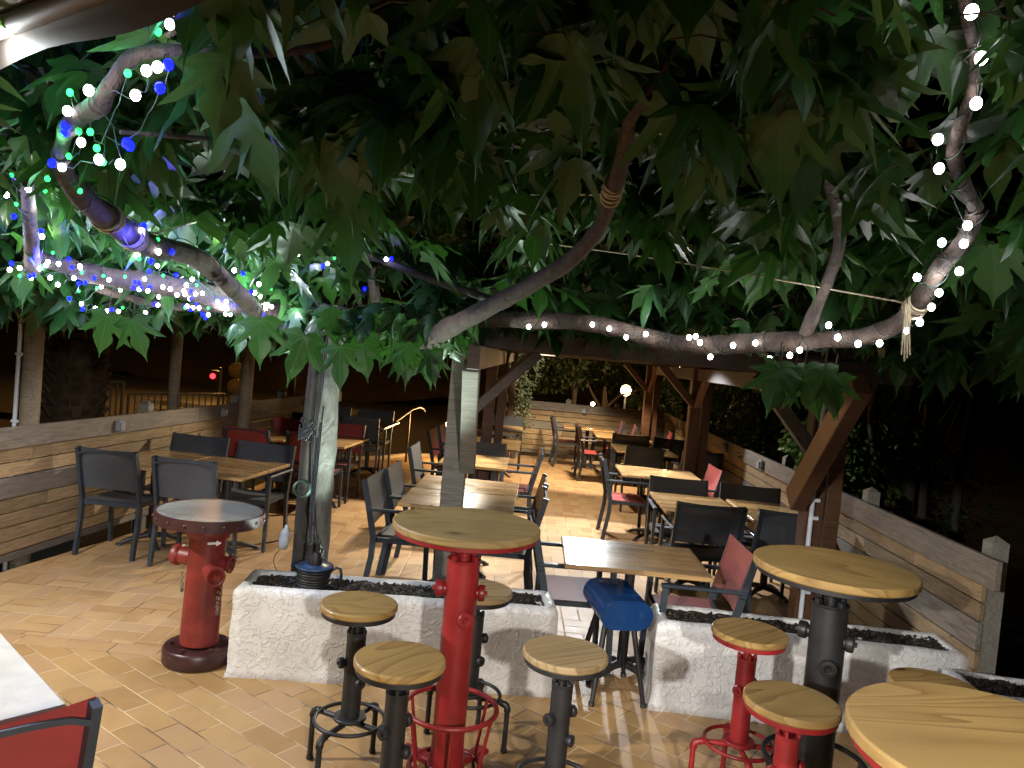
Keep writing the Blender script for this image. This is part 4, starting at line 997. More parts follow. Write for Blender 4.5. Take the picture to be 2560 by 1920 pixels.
# farther, higher storey seen through the gap
for k in range(520):
    y = rs.uniform(4.6, 9.5); x = rs.uniform(-.55*y, .5*y); z = 2.45+rs.random()**1.3*1.3+(y-5)*.04
    if noise.noise(Vector((x*1.1, y*1.1, z))) < -.2: continue
    rose(Vector((x, y, z)), rs.randint(4, 6), .155, rs)
# hanging fringes
def fringe(n_, xr, yr, zr, size=.16, m=(3, 5)):
    for k in range(n_): rose(Vector((rs.uniform(*xr), rs.uniform(*yr), rs.uniform(*zr))), rs.randint(*m), size, rs, 1, .8)
fringe(42, (-3.6, -1.5), (4.4, 5.1), (2.08, 2.22), .17)
fringe(16, (-1.75, -1.25), (4.5, 4.75), (1.98, 2.14), .17)
fringe(40, (-3.5, -1.35), (4.6, 5.25), (1.95, 2.08), .15)
fringe(9, (-1.15, -.5), (4.4, 4.8), (1.86, 1.98), .15)
fringe(20, (-1.2, -.55), (4.35, 4.85), (1.96, 2.12), .15)
fringe(8, (-.62, -.30), (4.0, 4.35), (1.98, 2.06), .13)
fringe(10, (-.6, -.3), (4.4, 4.8), (2.0, 2.1), .13)
fringe(9, (-.2, .9), (4.5, 4.85), (2.12, 2.2), .13, (2, 3))
fringe(7, (.9, 1.7), (3.6, 4.3), (2.14, 2.22), .14, (2, 4))
fringe(34, (1.7, 3.4), (2.6, 4.2), (2.13, 2.3), .17)
fringe(10, (-3.3, -2.4), (3.2, 4.0), (2.12, 2.3), .17)
for (px, py, Y, s_, dx, dz) in [(1950, 925, 2.7, .14, -.25, -1), (2010, 925, 2.75, .16, .35, -.9), (2060, 930, 2.65, .15, .5, -1), (1990, 915, 2.8, .13, 0, -1), (2085, 945, 2.7, .13, .15, -1), (1945, 915, 2.85, .10, -.6, -.8),
                                (850, 868, 4.05, .20, .1, -1), (760, 840, 4.1, .24, -.25, -1), (905, 860, 4.15, .17, .3, -.9), (1010, 870, 4.3, .15, -.1, -1), (1075, 880, 4.3, .17, .2, -1), (1440, 120, 1.5, .17, -.5, -.6),
                                (270, 790, 3.9, .19, -.3, -1), (330, 800, 3.9, .18, .35, -1), (650, 800, 3.9, .2, .1, -1)]:
    LVs.add(at(px, py, Y), (dx, rs.uniform(-.3, .1), dz), (rs.uniform(-.3, .3), -1, .25), s_, rs, .25, .35)
    twig.tube([at(px, py, Y), at(px+10, py-60, Y+.03)], .0025, 4, False)
LVs.build('crown', 'leaf', tree); twig.build('twigs', 'bark', tree)

# ------------------------------------------------------------------ ropes
def rope(label, pts_px, wraps=()):
    t = thing('rope', label, 'rope', group='ropes tied between the branches')
    P = [at(*q) for q in pts_px]; sp = spline(P) if len(P) > 2 else P
    mb = MB(); mb.tube(sp, .0035, 6); mb.build('strand', 'rope', t)
    for (px, py, Y, r, ax, n_) in wraps:
        c = at(px, py, Y); A = Vector(ax).normalized(); mt = Vector((0, 0, 1)).rotation_difference(A).to_matrix(); w = MB()
        for k in range(n_): w.torus(c+A*(k-(n_-1)/2)*.016, r+.002*(k % 2), .0045, 24, 6, mt @ Matrix.Rotation(rs.uniform(-.2, .2), 3, 'X'))
        w.build('wrap', 'rope', t)
    return t
def axis_of(a, b): return tuple(at(*b)-at(*a))
rope('pale rope from the lashed left branch toward the centre foliage', [(385, 585, 3.2), (500, 552, 3.6), (640, 515, 4.4)], [(270, 545, 2.72, .048, axis_of((290, 560, 2.8), (215, 500, 2.5)), 4), (330, 590, 2.95, .050, axis_of((370, 610, 3.1), (290, 560, 2.8)), 5)])
rope('pale rope tied to the central branch, running left', [(1530, 487, 2.12), (1400, 486, 2.6), (1200, 486, 3.2)], [(1530, 480, 2.09, .024, axis_of((1530, 490, 2.1), (1555, 400, 1.95)), 5)])
rope('long pale rope across the right side to the lashed right branch', [(2262, 757, 2.9), (1950, 700, 3.1), (1600, 640, 3.4), (1300, 600, 3.8)], [(2290, 765, 2.83, .037, axis_of((2240, 812, 3.0), (2300, 745, 2.8)), 5)])
t = thing('rope', 'loose frayed rope ends dangling from the lashed right branch', 'rope', group='ropes tied between the branches')
mb = MB(); 
for k in range(4): mb.tube([at(2265+k*4, 760, 2.8), at(2258+k*5, 830, 2.79), at(2254+k*7, 895+rs.uniform(-8, 8), 2.78)], .003, 6)
mb.build('strand', 'rope', t)
# coil of cable hung on the trunk, bottle and string beside it
t = thing('cable_coil', 'small coil of dark green cable hung on the tree trunk', 'cable')
mb = MB(); c = Vector((-1.245, 4.705, .955)); mt = Matrix.Rotation(PI/2, 3, 'X')
for k in range(7): mb.torus(c+Vector((rs.uniform(-.006, .006), -.004*k, rs.uniform(-.006, .006))), .048+.003*rs.random(), .004, 28, 6, mt)
mb.build('coil', 'wire', t)
t = thing('cable_bundle', 'black cables running down the tree trunk and knotted under the crotch', 'cable')
mb = MB()
for k in range(3): mb.tube(spline([Vector((-1.20+.012*k, 4.755, 1.92)), Vector((-1.205+.01*k, 4.752, 1.6)), Vector((-1.225+.012*k, 4.75, 1.3)), Vector((-1.20+.01*k, 4.75, .9)), Vector((-1.16+.02*k, 4.74, .55))]), .0045, 6)
for k in range(10): mb.tube(spline([Vector((-1.26+rs.uniform(-.05, .06), 4.73, 1.30+rs.uniform(-.06, .09))) for _ in range(4)]), .005, 6)
mb.build('strand', 'rubber', t)
t = thing('plastic_bottle', 'cloudy plastic bottle wedged against the foot of the tree trunk', 'bottle', (-1.33, 4.66, .58))
mb = MB(); mb.lathe([(.0, 0), (.028, 0), (.03, .02), (.03, .10), (.012, .135), (.012, .15), (0, .15)], n=20); mb.build('bottle_body', 'bottle', t); t.rotation_euler = (.1, .15, 0)
t = thing('loose_wire', 'thin brown wire looping on the floor beside the tree trunk', 'wire')
mb = MB(); mb.tube(spline([at(765, 1335, 4.75), at(735, 1335, 4.75), at(722, 1355, 4.72), at(690, 1385, 4.7), at(685, 1410, 4.68), at(700, 1432, 4.65), at(740, 1450, 4.5)]), .0025, 5)
mb.tube(spline([at(765, 1330, 4.75), at(725, 1325, 4.75), at(715, 1290, 4.76), at(760, 1285, 4.77)]), .0022, 5); mb.build('strand', 'beam_warm', t)

# ------------------------------------------------------------------ string lights
M['bulb_w'] = m_emit('white led', (1.0, .97, 1.0), 22); M['bulb_b'] = m_emit('blue led', (.0008, .0015, 1.0), 18); M['bulb_g'] = m_emit('green led', (.02, 1.0, .10), 4)
bulb_me = {}
def bulbmesh(mat, r):
    mb = MB(); mb.lathe([(0, -r), (r*.45, -r*.9), (r*.8, -r*.6), (r*.97, -r*.2), (r*.97, r*.2), (r*.8, r*.6), (r*.45, r*.9), (0, r)], n=16); o = mb.build('bulb', mat); me = o.data; bpy.data.objects.remove(o); return me
def string(label, pts_px, mat, r, yo=-.05, wire=True, light=None):
    t = thing('string_light', label, 'string lights', group='led strings wound along the branches'); me = bulbmesh(mat, r); P = []
    for (x, y) in pts_px:
        Y = max(1.0, bulbY(x, y)-rs.uniform(0, .03)); p = at(x, y, Y); P.append(p)
        o = bpy.data.objects.new('bulb', me); COL.objects.link(o); o.parent = t; o.location = p
        o.scale = (1, 1, 1.15)
    # wire: greedy chain through neighbouring bulbs
    left = P[:]; cur = left.pop(0); chain = [cur]
    while left:
        q = min(left, key=lambda a: (a-cur).length); left.remove(q)
        chain.append((cur+q)/2+Vector((rs.uniform(-.01, .01), .02, .012))); chain.append(q+Vector((0, .004, r*1.1))); cur = q
    seg = [chain[0]]
    for q in chain[1:]+[None]:
        if q is None or (q-seg[-1]).length > .35:
            if len(seg) > 1:
                sg = spline(seg, 3)
                for k_, v_ in enumerate(sg): v_.z -= .008*(k_ % 3)
                mb = MB(); mb.tube(sg, .0013, 4, False); mb.build('flex', 'wire', t)
            seg = [q]
        else: seg.append(q)
    return P
def helix(label, bi, pitch, seed, a0=0, a1=1):
    sp, rr_ = branches[bi]; t = thing('light_cable', label, 'cable', group='led cables wound round the branches'); P = []; n_ = len(sp); ph = seed
    for i in range(int(n_*a0), int(n_*a1)-1):
        d = (sp[i+1]-sp[i]); ln = d.length; d.normalize(); u = d.orthogonal().normalized(); u = (Vector((0, 0, 1))-d*d.z).normalized(); w_ = d.cross(u)
        for k in range(6):
            ph += ln/6/pitch*2*PI; q = sp[i].lerp(sp[i+1], k/6); r_ = rr_[i]*1.12+.003+.004*noise.noise(q*20); P.append(q+u*r_*math.cos(ph)+w_*r_*math.sin(ph))
    mb = MB(); mb.tube(P, .0022, 5, False); mb.build('strand', 'wire', t)
helix('dark led cable wound round the horizontal left branch', 0, .22, 1.0, .25, 1)
helix('dark led cable wound round the thick lashed left branch', 1, .26, 2.0, 0, .9)
helix('dark led cable wound round the long branch over the pergola beam', 7, .24, .4, .2, 1)
helix('dark led cable wound round the low right branch with the rope ends', 8, .20, .9)
helix('dark led cable wound round the upright branch at the top right', 9, .20, 2.2)
PW = string('string of white leds along the left branches, nearest branch lit white', L_PW, 'bulb_w', .0105)
PB = string('string of deep blue leds wound along the left branches', L_PB, 'bulb_b', .0105)
PG = string('string of green leds wound along the left branches', L_PG, 'bulb_g', .0075)
PR = string('string of white leds hung along the right hand branch', L_PR, 'bulb_w', .012, -.1)

# ------------------------------------------------------------------ awning, upper left
mb = MB(); e0, e1 = Vector((-3.2, 3.0, 2.445)), Vector((-.05, .83, 2.445)); bk_ = Vector((-.57, -.82, 0)); nseg = 40
prof = [(.0, -.065), (.004, -.03), (.0, .0), (.03, .022), (.12, .04), (.35, .09), (.7, .17), (1.3, .30), (2.0, .46)]
vs = []; fs = []
for i in range(nseg+1):
    u = i/nseg; p = e0.lerp(e1, u)
    for j, (a, z) in enumerate(prof):
        q = p+bk_*a+Vector((0, 0, z+.010*math.sin(u*37+j)*(1 if j < 3 else .4)+.02*math.sin(u*9)*(a > .2)))
        vs.append(q)
k = len(prof)
for i in range(nseg):
    for j in range(k-1): fs.append([i*k+j, i*k+j+1, (i+1)*k+j+1, (i+1)*k+j])
mb.add(vs, fs, True)
t = thing('awning', 'beige canvas awning edge in the upper left corner', 'awning'); mb.build('canvas', 'fabric_awn', t)
mb = MB(); mb.tube([e0+bk_*.02+Vector((0, 0, .0)), e1+bk_*.02+Vector((0, 0, .0))], .02, 12); mb.build('front_bar', 'fabric_awn', t)

# ------------------------------------------------------------------ handrail and stairs
t = thing('handrail', 'polished steel handrail at the steps in the far left corner', 'handrail')
def tb(name, P, r=.019): mb = MB(); mb.tube(P, r, 12); mb.build(name, 'steel', t)
tb('top_bar', [(-1.86, 11.5, .60), (-1.60, 12.4, .86), (-1.50, 12.62, .90), (-1.44, 12.7, .87), (-1.42, 12.72, .82)])
tb('top_bar', [(-2.0, 11.15, .44), (-1.88, 11.42, .60)])
tb('rail_post', [(-1.62, 12.35, 0), (-1.62, 12.35, .85)]); tb('rail_post', [(-1.86, 11.55, 0), (-1.86, 11.55, .62)], .012); tb('rail_post', [(-1.80, 11.72, 0), (-1.80, 11.72, .66)], .012); tb('rail_post', [(-1.93, 11.35, 0), (-1.93, 11.35, .55)], .012)

# ------------------------------------------------------------------ vegetation beyond
def small_leaves(name, mat, parent, ell, n_, size, seed, droop=.3, zmin=-9):
    rq = random.Random(seed); Lm = Leaves()
    for k in range(n_):
        (cx, cy, cz, rx, ry, rz_) = ell[rq.randrange(len(ell))]
        while True:
            a = Vector((rq.uniform(-1, 1), rq.uniform(-1, 1), rq.uniform(-1, 1)))
            if a.length < 1 and a.length > .35*rq.random(): break
        sc_ = 1+.35*noise.noise(a*2.2+Vector((cx, cy, cz)))
        p = Vector((cx+a.x*rx*sc_, cy+a.y*ry*sc_, cz+a.z*rz_*sc_))
        if noise.noise(p*2.3) < -.28 or p.z < zmin: continue
        d = Vector((a.x+rq.uniform(-.6, .6), a.y+rq.uniform(-.6, .6), rq.uniform(-.9, .3)))
        # simple kite leaf with a fold (5 verts)
        d.normalize(); nr = Vector((rq.uniform(-1, 1), rq.uniform(-1, 1), 1)); nr = (nr-d*nr.dot(d)).normalized(); u = d.cross(nr); s_ = size*rq.uniform(.6, 1.3)
        o = len(Lm.v)
        for (x, y, z) in ((0, 0, 0), (.3, .35, -.08), (.22, .7, -.1), (0, 1, -.2), (-.22, .7, -.1), (-.3, .35, -.08), (0, .5, .03)):
            Lm.v.append(tuple(p+u*x*s_+d*y*s_+nr*z*s_)); Lm.uv.append((x, y))
        Lm.f += [[o, o+1, o+6], [o+1, o+2, o+6], [o+2, o+3, o+6], [o+3, o+4, o+6], [o+4, o+5, o+6], [o+5, o, o+6]]
    return Lm.build(name, mat, parent)
def tree_thing(label, trunkpts, trunkr, ell, n_, size, mat, seed, cat='tree', name='tree', group=None, limbs=6, tmat='bark_dark'):
    t = thing(name, label, cat, trunkpts[0], 0, group); b0 = Vector(trunkpts[0])
    mb = MB(); P = [Vector(p)-b0 for p in trunkpts]; sp = spline(P, 5) if len(P) > 2 else P
    rs_ = [trunkr*(1-.55*i/(len(sp)-1)) for i in range(len(sp))]; mb.tube(sp, rs_, 10, lump=.1, seed=seed); rq = random.Random(seed)
    for k in range(limbs):
        s_ = sp[rq.randrange(len(sp)//3, len(sp))]; e = ell[rq.randrange(len(ell))]; g = Vector((e[0]+rq.uniform(-.7, .7)*e[3], e[1]+rq.uniform(-.7, .7)*e[4], e[2]+rq.uniform(-.3, .9)*e[5]))-b0
        mb.tube([s_, s_.lerp(g, .5)+Vector((rq.uniform(-.15, .15), rq.uniform(-.1, .1), .1)), g], [trunkr*.4, trunkr*.22, trunkr*.08], 7)
    mb.build('trunk', tmat, t)
    o = small_leaves('crown', mat, t, [(e[0]-b0.x, e[1]-b0.y, e[2]-b0.z, e[3], e[4], e[5]) for e in ell], n_, size, seed)
    return t
# climbing shrub left of back fence
tree_thing('narrow grey green ivy column beside the far left pergola post', [(.12, 13.95, -.1), (.15, 13.95, 1.0), (.2, 13.95, 2.2)], .05, [(.12, 13.9, .9, .30, .3, .7), (.2, 13.9, 1.7, .34, .3, .6), (.28, 13.9, 2.3, .3, .3, .5)], 2600, .06, 'leaf_ivy', 31, 'shrub', 'ivy_column')
tree_thing('bright green bush leaning over the right fence behind the big brace', [(3.6, 7.9, -.5), (3.6, 7.9, .6), (3.55, 7.8, 1.3)], .04, [(3.6, 7.9, .95, .55, .5, .5), (3.35, 8.1, 1.25, .35, .4, .35), (3.9, 8.0, 1.4, .5, .5, .45), (3.7, 8.6, 1.0, .5, .5, .5)], 4200, .075, 'leaf_bush', 32, 'bush', 'bush')
tg = 'dark trees beyond the right fence'
def trunk_tree(px, pyb, pyt, Y, r, lab, seed, wob=.12):
    a = at(px, pyb, Y); top = at(px+(pyb-pyt)*.06, pyt, Y); rq = random.Random(seed)
    P = [(a.x, a.y, -.6)]+[(a.x+(top.x-a.x)*u+rq.uniform(-wob, wob), a.y+rq.uniform(-.1, .1), .2+(3.2)*u) for u in (.2, .45, .7, 1)]
    return tree_thing(lab, P, r, [(a.x+.2, a.y+.9, 2.9, 1.0, .7, .9), (a.x-.2, a.y+1.2, 1.0, .8, .5, .9), (a.x+.4, a.y+1.1, .5, .8, .6, .8)], 1500, .09, 'leaf_dark', seed, group=tg, limbs=6)
trunk_tree(2190, 1300, 860, 7.6, .055, 'slim grey trunk with bare side twigs, left of the group beyond the right fence', 41)
trunk_tree(2250, 1330, 860, 7.9, .075, 'straight grey trunk in the middle of the group beyond the right fence', 42, .04)
trunk_tree(2310, 1330, 850, 8.2, .085, 'thickest pale trunk of the group beyond the right fence', 43, .05)
trunk_tree(2390, 1330, 850, 8.8, .06, 'rightmost dim trunk of the group beyond the right fence', 44, .05)
tree_thing('dark leafy tree over the right fence between the pergola posts', [(4.3, 12.5, -.5), (4.2, 12.5, 1.0), (4.0, 12.4, 2.6)], .12, [(4.0, 12.3, 1.3, .9, .7, 1.0), (3.9, 12.5, 2.3, 1.1, .8, .9), (4.8, 12.4, 1.6, .9, .7, 1.3), (5.6, 12.3, 1.8, .9, .7, 1.2)], 6500, .10, 'leaf_dark', 45, group=tg)
tree_thing('dark hedge like tree behind the far right corner of the terrace', [(4.0, 17.0, -.7), (3.9, 17, 1.0), (3.8, 17, 2.4)], .1, [(3.6, 17, .9, 1.0, .6, .9), (4.8, 17, 1.3, 1.2, .6, 1.1), (4.2, 17.2, 2.3, 1.1, .7, .8)], 5200, .11, 'leaf_dark', 46, group=tg)
gb = 'trees in the park behind the back fence'
for i, (x, y, h, sp_, lab) in enumerate([(1.9, 24, 3.6, 1.5, 'lamp lit tree left of the globe lamp behind the back fence'), (4.0, 27, 4.2, 1.6, 'tree right behind the globe lamp'), (.3, 28, 4.0, 1.4, 'dim tree behind the back fence, nearest the ivy column'), (6.4, 26, 4.0, 1.8, 'tree with amber light in its crown beyond the right corner')]):
    tree_thing(lab, [(x, y, -.8), (x+.1, y, .8), (x-.1, y, h*.6)], .12, [(x, y, h*.62, sp_, sp_, h*.28), (x-.5, y+.2, h*.42, sp_*.7, sp_*.7, h*.2), (x+.6, y, h*.8, sp_*.8, sp_*.8, h*.2)], 2600, .17, 'leaf_dark', 50+i, group=gb)
mb = MB(); a = at(1508, 1030, 20)
t = thing('bare_tree', 'small pale lit bare trunk with forked twigs left of the globe lamp', 'tree', (a.x, a.y, -.8))
mb.tube([(0, 0, 0), (0, 0, 1.0), (.02, 0, 1.6), (-.02, 0, 2.1)], [.12, .1, .08, .03], 10, lump=.1); mb.tube([(0, 0, 1.4), (-.35, 0, 1.9), (-.5, 0, 2.2)], [.05, .03, .01], 6); mb.tube([(.02, 0, 1.5), (.4, 0, 1.9), (.95, 0, 2.1)], [.05, .03, .01], 6)
mb.build('trunk', 'bark', t)
# palm trunk, left
t = thing('palm_tree', 'shaggy palm trunk behind the left fence, next to the thick pole', 'palm', (-4.95, 8.6, -.5))
mb = MB(); mb.tube([(0, 0, 0), (.02, 0, 1.0), (.05, 0, 2.0), (.1, 0, 3.4)], [.27, .26, .27, .26], 24, lump=.1)
mb.build('trunk', 'palm_bark', t)
mb = MB(); rq = random.Random(5)
for i in range(26):
    for j in range(13):
        a = 2*PI*(j+.5*(i % 2))/13+rq.uniform(-.1, .1); z = .15+i*.125; c = Vector((.26*math.cos(a), .26*math.sin(a), z)); o = Vector((math.cos(a), math.sin(a), 0))
        mb.bar(c, c+o*.09+Vector((0, 0, .10+rq.uniform(-.02, .03))), .09, .03)
mb.build('leaf_stubs', 'palm_bark', t)

# ------------------------------------------------------------------ street side on the left
def railing(label, A, B, h, nb):
    A, B = Vector(A), Vector(B); t = thing('street_railing', label, 'railing', A, math.atan2((B-A).y, (B-A).x), 'metal railings by the street'); Ln = (B-A).xy.length; s_ = (B.z-A.z)
    m1 = MB(); m1.bar((0, 0, h), (Ln, 0, h+s_), .05, .04); m1.bar((0, 0, .08), (Ln, 0, .08+s_), .04, .03); m1.build('rails', 'rail', t)
    m2 = MB()
    for i in range(nb+1): u = i/nb; m2.tube([(Ln*u, 0, .06+s_*u), (Ln*u, 0, h+s_*u)], .014 if 0 < i < nb else .028, 8)
    for u in (0, 1): m2.tube([(Ln*u, 0, -.6), (Ln*u, 0, .1)], .028, 8)
    m2.build('bars', 'rail', t)
a = at(192, 952, 14); b = at(308, 955, 14.3); railing('short upright bar railing just right of the palm trunk', (a.x, a.y, a.z-.85), (b.x, b.y, b.z-.85), .85, 8)
a = at(322, 985, 16); b = at(560, 985, 17); railing('long low bar railing behind the slim pole', (a.x, a.y, a.z-.85), (b.x, b.y, b.z-.85), .85, 15)
def pchair(label, p, rz):
    t = thing('plastic_chair', label, 'chair', p, rz, 'cream plastic chairs stacked beyond the left fence')
    m1 = MB()
    for sx in (-1, 1):
        m1.bar((sx*.2, -.18, 0), (sx*.2, -.22, .85), .04, .03); m1.bar((sx*.2, .2, 0), (sx*.2, .18, .45), .04, .03); m1.bar((sx*.21, -.2, .64), (sx*.21, .18, .62), .045, .02)
    m1.box((0, 0, .44), (.42, .42, .03)); m1.box((0, -.21, .80), (.40, .03, .12)); m1.box((0, -.2, .62), (.40, .03, .05))
    m1.build('shell', 'yellow', t); return t
pc = pchair('cream plastic chair lit orange beyond the fence, first of the row from the left', (0, 0, 0), 0)
for i in range(7):
    q = at(366+26*i, 1008+3*i, 17.5); lab = ['first', 'second', 'third', 'fourth', 'fifth', 'sixth', 'last'][i]
    L_ = 'cream plastic chair lit orange beyond the left fence, %s of the row from the left' % lab
    loc = (q.x, q.y, q.z-.72)
    if i == 0: pc.location = loc; pc.rotation_euler = (0, 0, .5); pc['label'] = L_
    else: dup(pc, loc, .5+.1*i, L_)
# street poles, discs, signals
t = thing('street_pole', 'tall thin street pole lit orange beside the palm trunk', 'pole', (at(195, 1040, 12).x, 12, -.5)); mb = MB(); mb.tube([(0, 0, 0), (.0, 0, 5)], .05, 10); mb.build('shaft', 'rail', t)
q = at(587, 1000, 20)
t = thing('sign_pole', 'pole with three round sign plates seen from behind', 'sign', (q.x, q.y, -.6)); mb = MB(); mb.tube([(0, 0, 0), (0, 0, 3.0)], .035, 8); mb.build('pole', 'rail', t)
for (py) in (925, 966, 1006):
    z = at(587, py, 20).z+.6; mb = MB(); mb.lathe([(.0, 0), (.21, 0), (.21, .02), (0, .02)], (0, -.04, z), 28, True, (0, -1, 0)); mb.build('sign_plate', 'disc', t)
q = at(557, 1000, 21)
t = thing('signal_box', 'small red pedestrian signal glowing beyond the fence', 'traffic signal', (at(535, 940, 21).x, 21, -.6)); z = at(535, 940, 21).z+.6
mb = MB(); mb.tube([(.18, 0, 0), (.18, 0, z+.25)], .04, 8); mb.build('pole', 'rail', t); mb = MB(); mb.box((0, 0, z-.05), (.22, .16, .42), bev=.02); mb.build('housing', 'black', t)
M['redlamp'] = m_emit('red signal lens', (1, .015, .02), 6); mb = MB(); mb.lathe([(0, 0), (.075, 0), (.06, .03), (0, .04)], (0, -.09, z+.0), 20, True, (0, -1, 0)); mb.build('lens', 'redlamp', t)
M['amber'] = m_emit('sodium lamp', (1, .55, .12), 30); M['globe'] = m_emit('warm globe', (1, .72, .38), 5.5); M['bulbwarm'] = m_emit('warm bulb', (1, .8, .5), 12)
q = at(597, 830, 24)
t = thing('street_lamp', 'amber street lamp glowing just under the leaves on the left', 'street lamp', (q.x, q.y, -.6)); mb = MB(); mb.tube([(.3, 0, 0), (.3, 0, q.z+.6), (.15, 0, q.z+.75), (0, 0, q.z+.72)], .04, 8); mb.build('pole', 'rail', t)
mb = MB(); mb.lathe([(0, -.1), (.08, -.06), (.1, 0), (.07, .06), (0, .08)], (0, 0, q.z+.6), 14); mb.build('lamp', 'amber', t)
q = at(1565, 976, 22)
t = thing('globe_lamp', 'round glowing globe lamp on a black post behind the back fence', 'street lamp', (q.x, q.y, -.8)); mb = MB(); mb.tube([(0, 0, 0), (0, 0, q.z+.8-.16)], .03, 10); mb.lathe([(.05, q.z+.6), (.07, q.z+.64), (.04, q.z+.66)], n=14); mb.build('pole', 'black', t)
mb = MB(); mb.lathe([(.05, -.155), (.12, -.11), (.155, -.03), (.16, 0), (.155, .04), (.12, .11), (.06, .15), (0, .16)], (0, 0, q.z+.8), 28); mb.build('globe', 'globe', t)
for (px, py, Y, r, lab) in ((1482, 1010, 19, .055, 'small glowing bulb low behind the back fence, left of the globe lamp'), (1692, 918, 21, .09, 'yellow lamp half hidden by the beam above the right pergola posts'), (1712, 930, 21, .045, 'tiny yellow lamp beside the one under the pergola beam')):
    q = at(px, py, Y); t = thing('garden_lamp', lab, 'garden lamp', (q.x, q.y, -.8)); mb = MB(); mb.tube([(0, 0, 0), (0, 0, q.z+.8)], .015, 8); mb.build('pole', 'black', t)
    mb = MB(); mb.lathe([(0, -r), (r*.8, -r*.6), (r, 0), (r*.7, r*.7), (0, r)], (0, 0, q.z+.8), 16); mb.build('bulb', 'bulbwarm', t)
q = at(1122, 1070, 12.9)
t = thing('step_lamp', 'oval warm lamp glowing just left of the grey post at the far curb', 'garden lamp', (q.x, q.y, 0)); mb = MB(); mb.tube([(0, 0, -.3), (0, 0, q.z-.1)], .03, 8); mb.build('pole', 'black', t)
mb = MB(); mb.lathe([(.04, -.13), (.07, -.06), (.075, .02), (.06, .09), (0, .13)], (0, 0, q.z), 18); mb.build('lamp_shade', 'globe', t)

# ------------------------------------------------------------------ lights
def light(kind, name, loc, W, col, **k):
    l = bpy.data.lights.new(name, kind); l.energy = W; l.color = col
    for a, v in k.items():
        if a != 'to': setattr(l, a, v)
    o = bpy.data.objects.new(name, l); COL.objects.link(o); o.location = loc
    if 'to' in k: o.rotation_euler = (Vector(k['to'])-Vector(loc)).to_track_quat('-Z', 'Y').to_euler()
    return o
# house floodlights behind the camera, under the awning
light('SPOT', 'house_lamp_left', (-3.3, 2.9, 2.3), 235, (1, .95, .86), spot_size=R(150), spot_blend=.4, shadow_soft_size=.04, to=(-2.2, 3.3, 0))
light('SPOT', 'house_flood_right', (-1.6, -1.1, 2.25), 520, (1, .97, .94), spot_size=R(28), spot_blend=.2, shadow_soft_size=.04, to=(1.9, 3.6, .1))
light('SPOT', 'house_flood_back', (.7, -1.2, 2.25), 400, (1, .94, .86), spot_size=R(80), spot_blend=.35, shadow_soft_size=.05, to=(-.2, 1.35, 0))
# white led flood on the second pergola beam
light('SPOT', 'pergola_flood', (1.0, 8.88, 1.97), 165, (.93, .97, 1.0), spot_size=R(88), spot_blend=.15, shadow_soft_size=.04, to=(1.0, 7.5, 0))
light('SPOT', 'pergola_flood_far', (1.2, 11.9, 1.95), 230, (1, .80, .55), spot_size=R(104), spot_blend=.3, shadow_soft_size=.05, to=(1.3, 12.6, 0))
light('SPOT', 'pergola_fill', (.9, 7.5, 1.99), 85, (1, .95, .88), spot_size=R(112), spot_blend=.3, shadow_soft_size=.05, to=(.9, 7.4, 0))  # added fill, no fixture: evens out the dark middle of the aisle
light('SPOT', 'pergola_fill_far', (.8, 9.9, 1.99), 95, (1, .86, .68), spot_size=R(112), spot_blend=.3, shadow_soft_size=.05, to=(.8, 9.8, 0))  # added warm fill, no fixture: lifts the floor between the far tables
light('SPOT', 'fence_fill', (1.35, 8.75, 1.93), 95, (.96, .97, 1.0), spot_size=R(76), spot_blend=.3, shadow_soft_size=.04, to=(2.7, 7.3, .35))  # extra head added only to brighten the right fence boards
light('SPOT', 'ivy_fill', (.55, 12.5, 1.93), 70, (1, .92, .75), spot_size=R(80), spot_blend=.4, shadow_soft_size=.04, to=(.3, 14.4, 1.1))  # added light without a source, brightens the ivy column
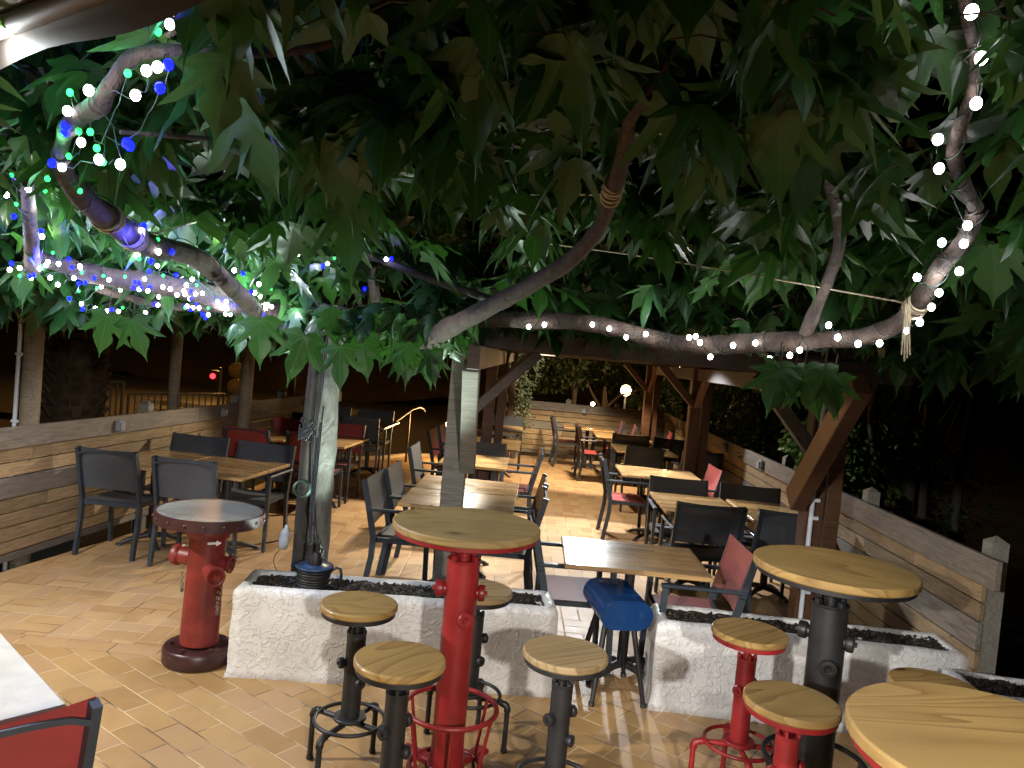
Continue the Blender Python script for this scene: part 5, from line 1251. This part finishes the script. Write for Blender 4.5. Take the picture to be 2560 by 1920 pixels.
# spot at the foot of the tree
light('SPOT', 'tree_uplight', (-.72, 4.58, .40), 155, (.80, 1.0, .90), spot_size=R(96), spot_blend=.5, shadow_soft_size=.03, to=(-1.15, 3.9, 2.3))
light('SPOT', 'left_seating_fill', (-.45, 8.8, 1.95), 210, (1, .86, .66), spot_size=R(86), spot_blend=.25, shadow_soft_size=.05, to=(-1.6, 7.2, 0))  # added fill for the dark seating along the left fence, not a fixture
light('POINT', 'step_glow', (q.x+.02, q.y-.12, q.z+.02), 40, (1, .62, .25), shadow_soft_size=.07)
light('POINT', 'globe_glow', at(1565, 976, 21.7), 160, (1, .62, .28), shadow_soft_size=.16)
light('POINT', 'sodium_glow', at(597, 830, 23.5), 800, (1, .45, .10), shadow_soft_size=.15)
light('POINT', 'sodium_glow_b', (-9.5, 15, 3.8), 60, (1, .45, .10), shadow_soft_size=.15)
light('POINT', 'park_glow', at(1482, 1000, 18.7), 40, (1, .55, .2), shadow_soft_size=.06)
light('POINT', 'park_glow_b', at(1692, 915, 20.6), 90, (1, .6, .25), shadow_soft_size=.1)
# glow of the led strings (one small lamp per clump of bulbs)
rl = random.Random(3)
def glow(P, step, e, c):
    for i in range(0, len(P), step):
        v = Vector((rl.uniform(-.2, .2), rl.uniform(-.24, -.13), rl.uniform(-.02, .18))); light('POINT', 'led_glow', P[i]+v, e*min(1.3, P[i].y/3), c, shadow_soft_size=.02)
glow(PW, 3, 1.5, (.90, .97, 1)); glow(PR, 4, .9, (.97, .97, 1)); glow(PB, 3, 1.5, (.08, .08, 1)); glow(PG, 4, .9, (.15, 1, .4))

w = bpy.data.worlds.new('World'); scene.world = w; w.use_nodes = True
nt = w.node_tree; sky = nt.nodes.new('ShaderNodeTexSky'); sky.sky_type = 'NISHITA'; sky.sun_disc = False; sky.sun_elevation = R(-8); sky.sun_rotation = R(200)
bg = nt.nodes['Background']; nt.links.new(sky.outputs[0], bg.inputs[0]); bg.inputs[1].default_value = .05
scene.view_settings.view_transform = 'Standard'; scene.view_settings.look = 'None'; scene.view_settings.exposure = .8; scene.view_settings.gamma = 1
scene.render.engine = 'CYCLES'; scene.cycles.use_denoising = True; scene.cycles.max_bounces = 6; scene.cycles.diffuse_bounces = 3; scene.cycles.transparent_max_bounces = 8
scene.cycles.sample_clamp_indirect = 4; scene.cycles.use_light_tree = True; scene.cycles.caustics_reflective = False; scene.cycles.caustics_refractive = False
